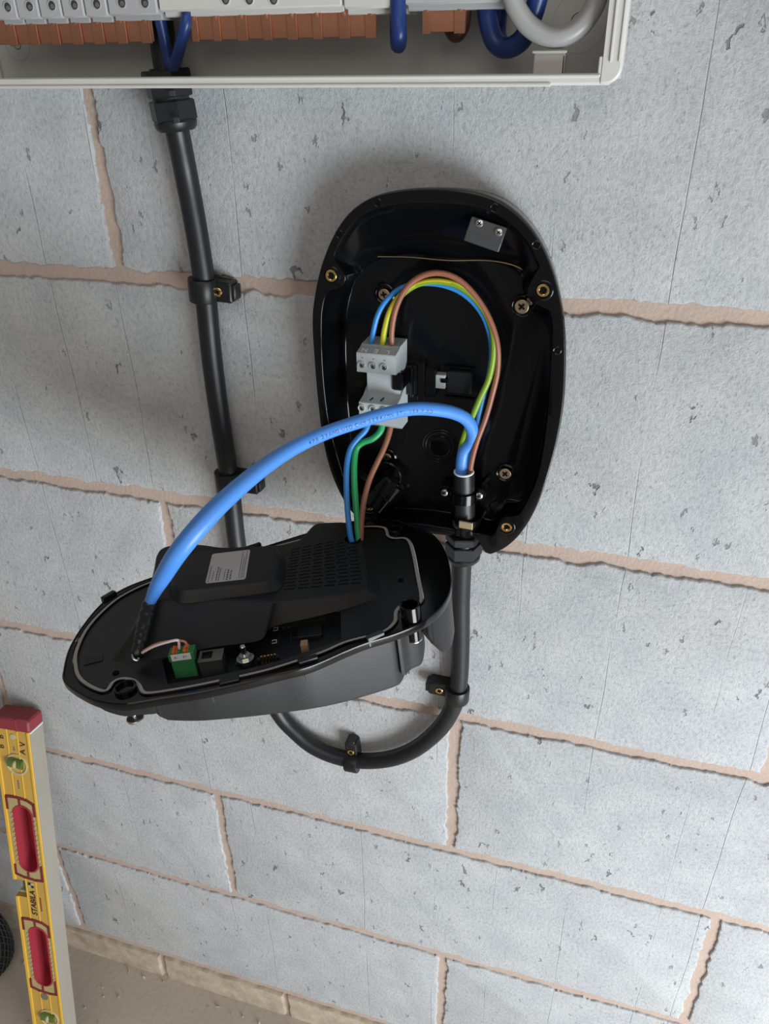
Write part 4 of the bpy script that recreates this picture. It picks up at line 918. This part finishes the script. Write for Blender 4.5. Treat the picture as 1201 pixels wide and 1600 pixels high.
# red end cap
MB().add(*box(lv(0, yc+8, -THK/2), lwv, la, nf, HWd+1.2, 9.5, THK/2+1.6, 2.2)).add(*box(lv(9, yc+8, .9), unit(lwv), la, nf, .5, 9, 1.3, .2)).build('end_cap', m_lred, level, 30)
MB().add(*box(lv(HWd+1.0, yc-1.8, -THK/2), lwv, la, nf, .6, .9, THK/2, .2)).build('cap_seam', m_print, level)
# grips
def grip(S, cy, hl):
    L_ = [[lv(x, y, h) for x, y in S] for h in (1.2, -THK-.5)]
    c = np.array(S).mean(0); S_i = [(c[0]+(x-c[0])*.90, cy+(y-cy)*.975) for x, y in S]
    Li = [[lv(x, y, h) for x, y in S_i] for h in (1.2, -THK+2)]
    V, F = loft([L_[1], L_[0], Li[0], Li[1]], False, True)
    g = mesh('grip', V, F, m_grip, level, 40)
    fw, fh = 20.5, hl+9.5
    outer = [(-fw+1.5, cy-fh+4), (-12, cy-fh-1), (8, cy-fh-3), (fw, cy-fh-1), (fw+1, cy+fh-6), (12, cy+fh), (-8, cy+fh+3), (-fw, cy+fh+2)]
    hole = slot(gx0, cy, 16, hl+.7)
    pl = plate('grip_plate', outer, [hole], lambda x, y, h: lv(x, y, h+.5), .5, m_dirtyel, level)
    pl['label'] = 'worn cream plate round the grip hole'
    for y0, sg in ((cy+fh, 1), (cy-fh, -1)):                          # red bracket strokes at each end
        pts_ = [(-fw, y0-sg*18), (-fw, y0+(2 if sg > 0 else 3)), (-8, y0+(3 if sg > 0 else -1)), (10, y0+(1 if sg > 0 else -3)), (fw, y0-(5 if sg > 0 else 2)), (fw, y0-sg*24)]
        for p, q in zip(pts_[:-1], pts_[1:]):
            p, q = np.array(p), np.array(q); m_ = (p+q)/2; d = lwv*(q-p)[0]+la*(q-p)[1]
            MB().add(*box(lv(m_[0], m_[1], .9), unit(d), unit(np.cross(nf, d)), nf, np.linalg.norm(q-p)/2+1, 1.9, .6, .2)).build('grip_frame', m_frame, level)
        MB().add(*box(lv(-1, cy+sg*(hl+5), .9), lwv, la, nf, 1.6, 4.5, .6, .2)).build('grip_frame', m_frame, level)
    r = np.random.RandomState(int(cy))
    for side in (-1, 1):
        for k in range(11):
            y = cy-hl*.72+k*hl*1.44/10
            MB().add(*lathe(lv(gx0+side*(16.6+ (1.2 if side > 0 else 0)), y, .3), nf, [(2.1, 0), (1.9, .8), (.9, 1.3), (.01, 1.4)], 10, (True, False))).build('grip_stud', m_dirtyel, level)
grip(S1, h1c, h1l); grip(S2, h2c, h2l)
# vials
def vial(u, v, w_, h_, rot=0.0):
    cx, cy = lp(u, v); mb = MB()
    mb.add(*lathe(lv(cx, cy, 0), nf, [(w_*1.02, -3), (w_*1.05, 1.2), (w_*.95, 1.6), (w_*.86, .6)], 36, (False, False))); mb.build('vial_frame', m_vialfr, level)
    MB().add(*lathe(lv(cx, cy, -.8), nf, [(w_*.9, 0), (.01, .1)], 30, (True, False))).build('vial_backing', m_vialfr, level)
    ax = unit(lwv*math.cos(rot)+la*math.sin(rot)); c = lv(cx, cy+h_*.1, -.5)
    MB().add(*tube([c-ax*w_*.66, c-ax*w_*.3, c+ax*w_*.3, c+ax*w_*.66], h_*.36, 16, 12)).build('vial', m_vial, level)
    MB().add(*lathe(c+nf*h_*.1-ax*w_*.25, ax, [(.1, 0), (h_*.28, 1.5), (h_*.32, w_*.25), (h_*.28, w_*.45), (.1, w_*.5)], 14)).build('bubble', m_vialfr, level)
vial(26.5, 1194, 15.5, 21, -.1); vial(77, 1590, 15.5, 21, -.1)
cN = (n0+n1)/2; hl = (n0-n1)/2
MB().add(*tube([lv(-HWd+NW*.55, cN-hl*.62, -THK/2), lv(-HWd+NW*.55, cN, -THK/2), lv(-HWd+NW*.55, cN+hl*.62, -THK/2)], 6, 16, 10)).build('vial', m_vial, level)
for s_ in (-1, 1): MB().add(*box(lv(-HWd+NW*.5, cN+s_*hl*.84, -THK/2), lwv, la, nf, NW*.42, hl*.13, 8, .8)).build('vial_holder', m_vialfr, level)
MB().add(*lathe(lv(*lp(20.5, 1151), 0), nf, [(4.3, 0), (4.2, .8), (.01, .9)], 24, (True, False))).build('round_sticker', m_vialfr, level)
MB().add(*lathe(lv(*lp(69.5, 1557), 0), nf, [(6.4, 0), (6.2, .7), (.01, .8)], 24, (True, False))).build('round_sticker', m_steel, level)
# lettering, reading up the level
xx, y_ = lp(53, 1411)
text('lettering', 'STABILA', 12.0, lv(xx, y_, .5), la, -lwv, m_ink, level, .2, shear=.15, bold=.15)
bx, by = lp(48.5, 1383)
for a, b in ((-1, 1), (1, -1)): MB().add(*box(lv(bx+a*2.2, by+b*2.2, .5), lwv, la, nf, 2.1, 2.1, .2)).build('logo_square', m_ink, level)
for a, b in ((-1, -1), (1, 1)): MB().add(*box(lv(bx+a*2.2, by+b*2.2, .5), lwv, la, nf, 2.1, 2.1, .2)).build('logo_square', m_vialfr, level)
for u, v, s_, sz in ((36, 1163, 'V', 12), (36, 1175, 'A', 12), (2, 1151, 'B', 11), (3, 1166, 'B', 11)):
    a_, b_ = lp(u, v); text('lettering', s_, sz, lv(a_, b_, .5), la, -lwv, m_ink, level, .2)
for u, v, n_ in ((64, 1412, 7), (22, 1168, 2), (29, 1224, 4)):
    for k in range(n_):
        a_, b_ = lp(u, v); MB().add(*box(lv(a_, b_+(k-n_/2)*3.6, .4), lwv, la, nf, 1.0, 1.2, .12)).build('worn_print', m_frame if u == 64 else m_printgrey, level)

# ================================================================== dark mesh bin at the left edge
bc_ = on(-22, 1505, A(0, 0, -1190.), EZ); bc_[2] = -1190
R0 = 52
binn = thing('mesh_bin', bc_, 'round dark wire mesh bin on the floor left of the spirit level', 'bin')
pr = [(R0*.72, 0), (R0*.9, 6), (R0, 30), (R0*1.0, 62), (R0*.92, 88), (R0*.74, 104)]
MB().add(*lathe(bc_, EZ, [(r_*.95, h_) for r_, h_ in pr], 36)).build('inner_bag', m_netb, binn, 50)
mb = MB()
for sgn in (-1, 1):
    for k in range(30):
        pts_ = []
        for j in range(12):
            f_ = j/11*104; rr_ = np.interp(f_, [q[1] for q in pr], [q[0] for q in pr]); a = 2*math.pi*k/30+sgn*j*.09
            pts_.append(bc_+A(rr_*math.cos(a), rr_*math.sin(a), f_))
        mb.add(*tube(pts_, 1.0, 4, 14))
nm = mb.build('wire_net', m_net, binn, 0); nm['kind'] = 'stuff'
MB().add(*tube(circle(bc_+EZ*104, EX, EY, R0*.75, 40), 2.2, 8, 40, False, True)).build('rim_wire', m_net, binn)
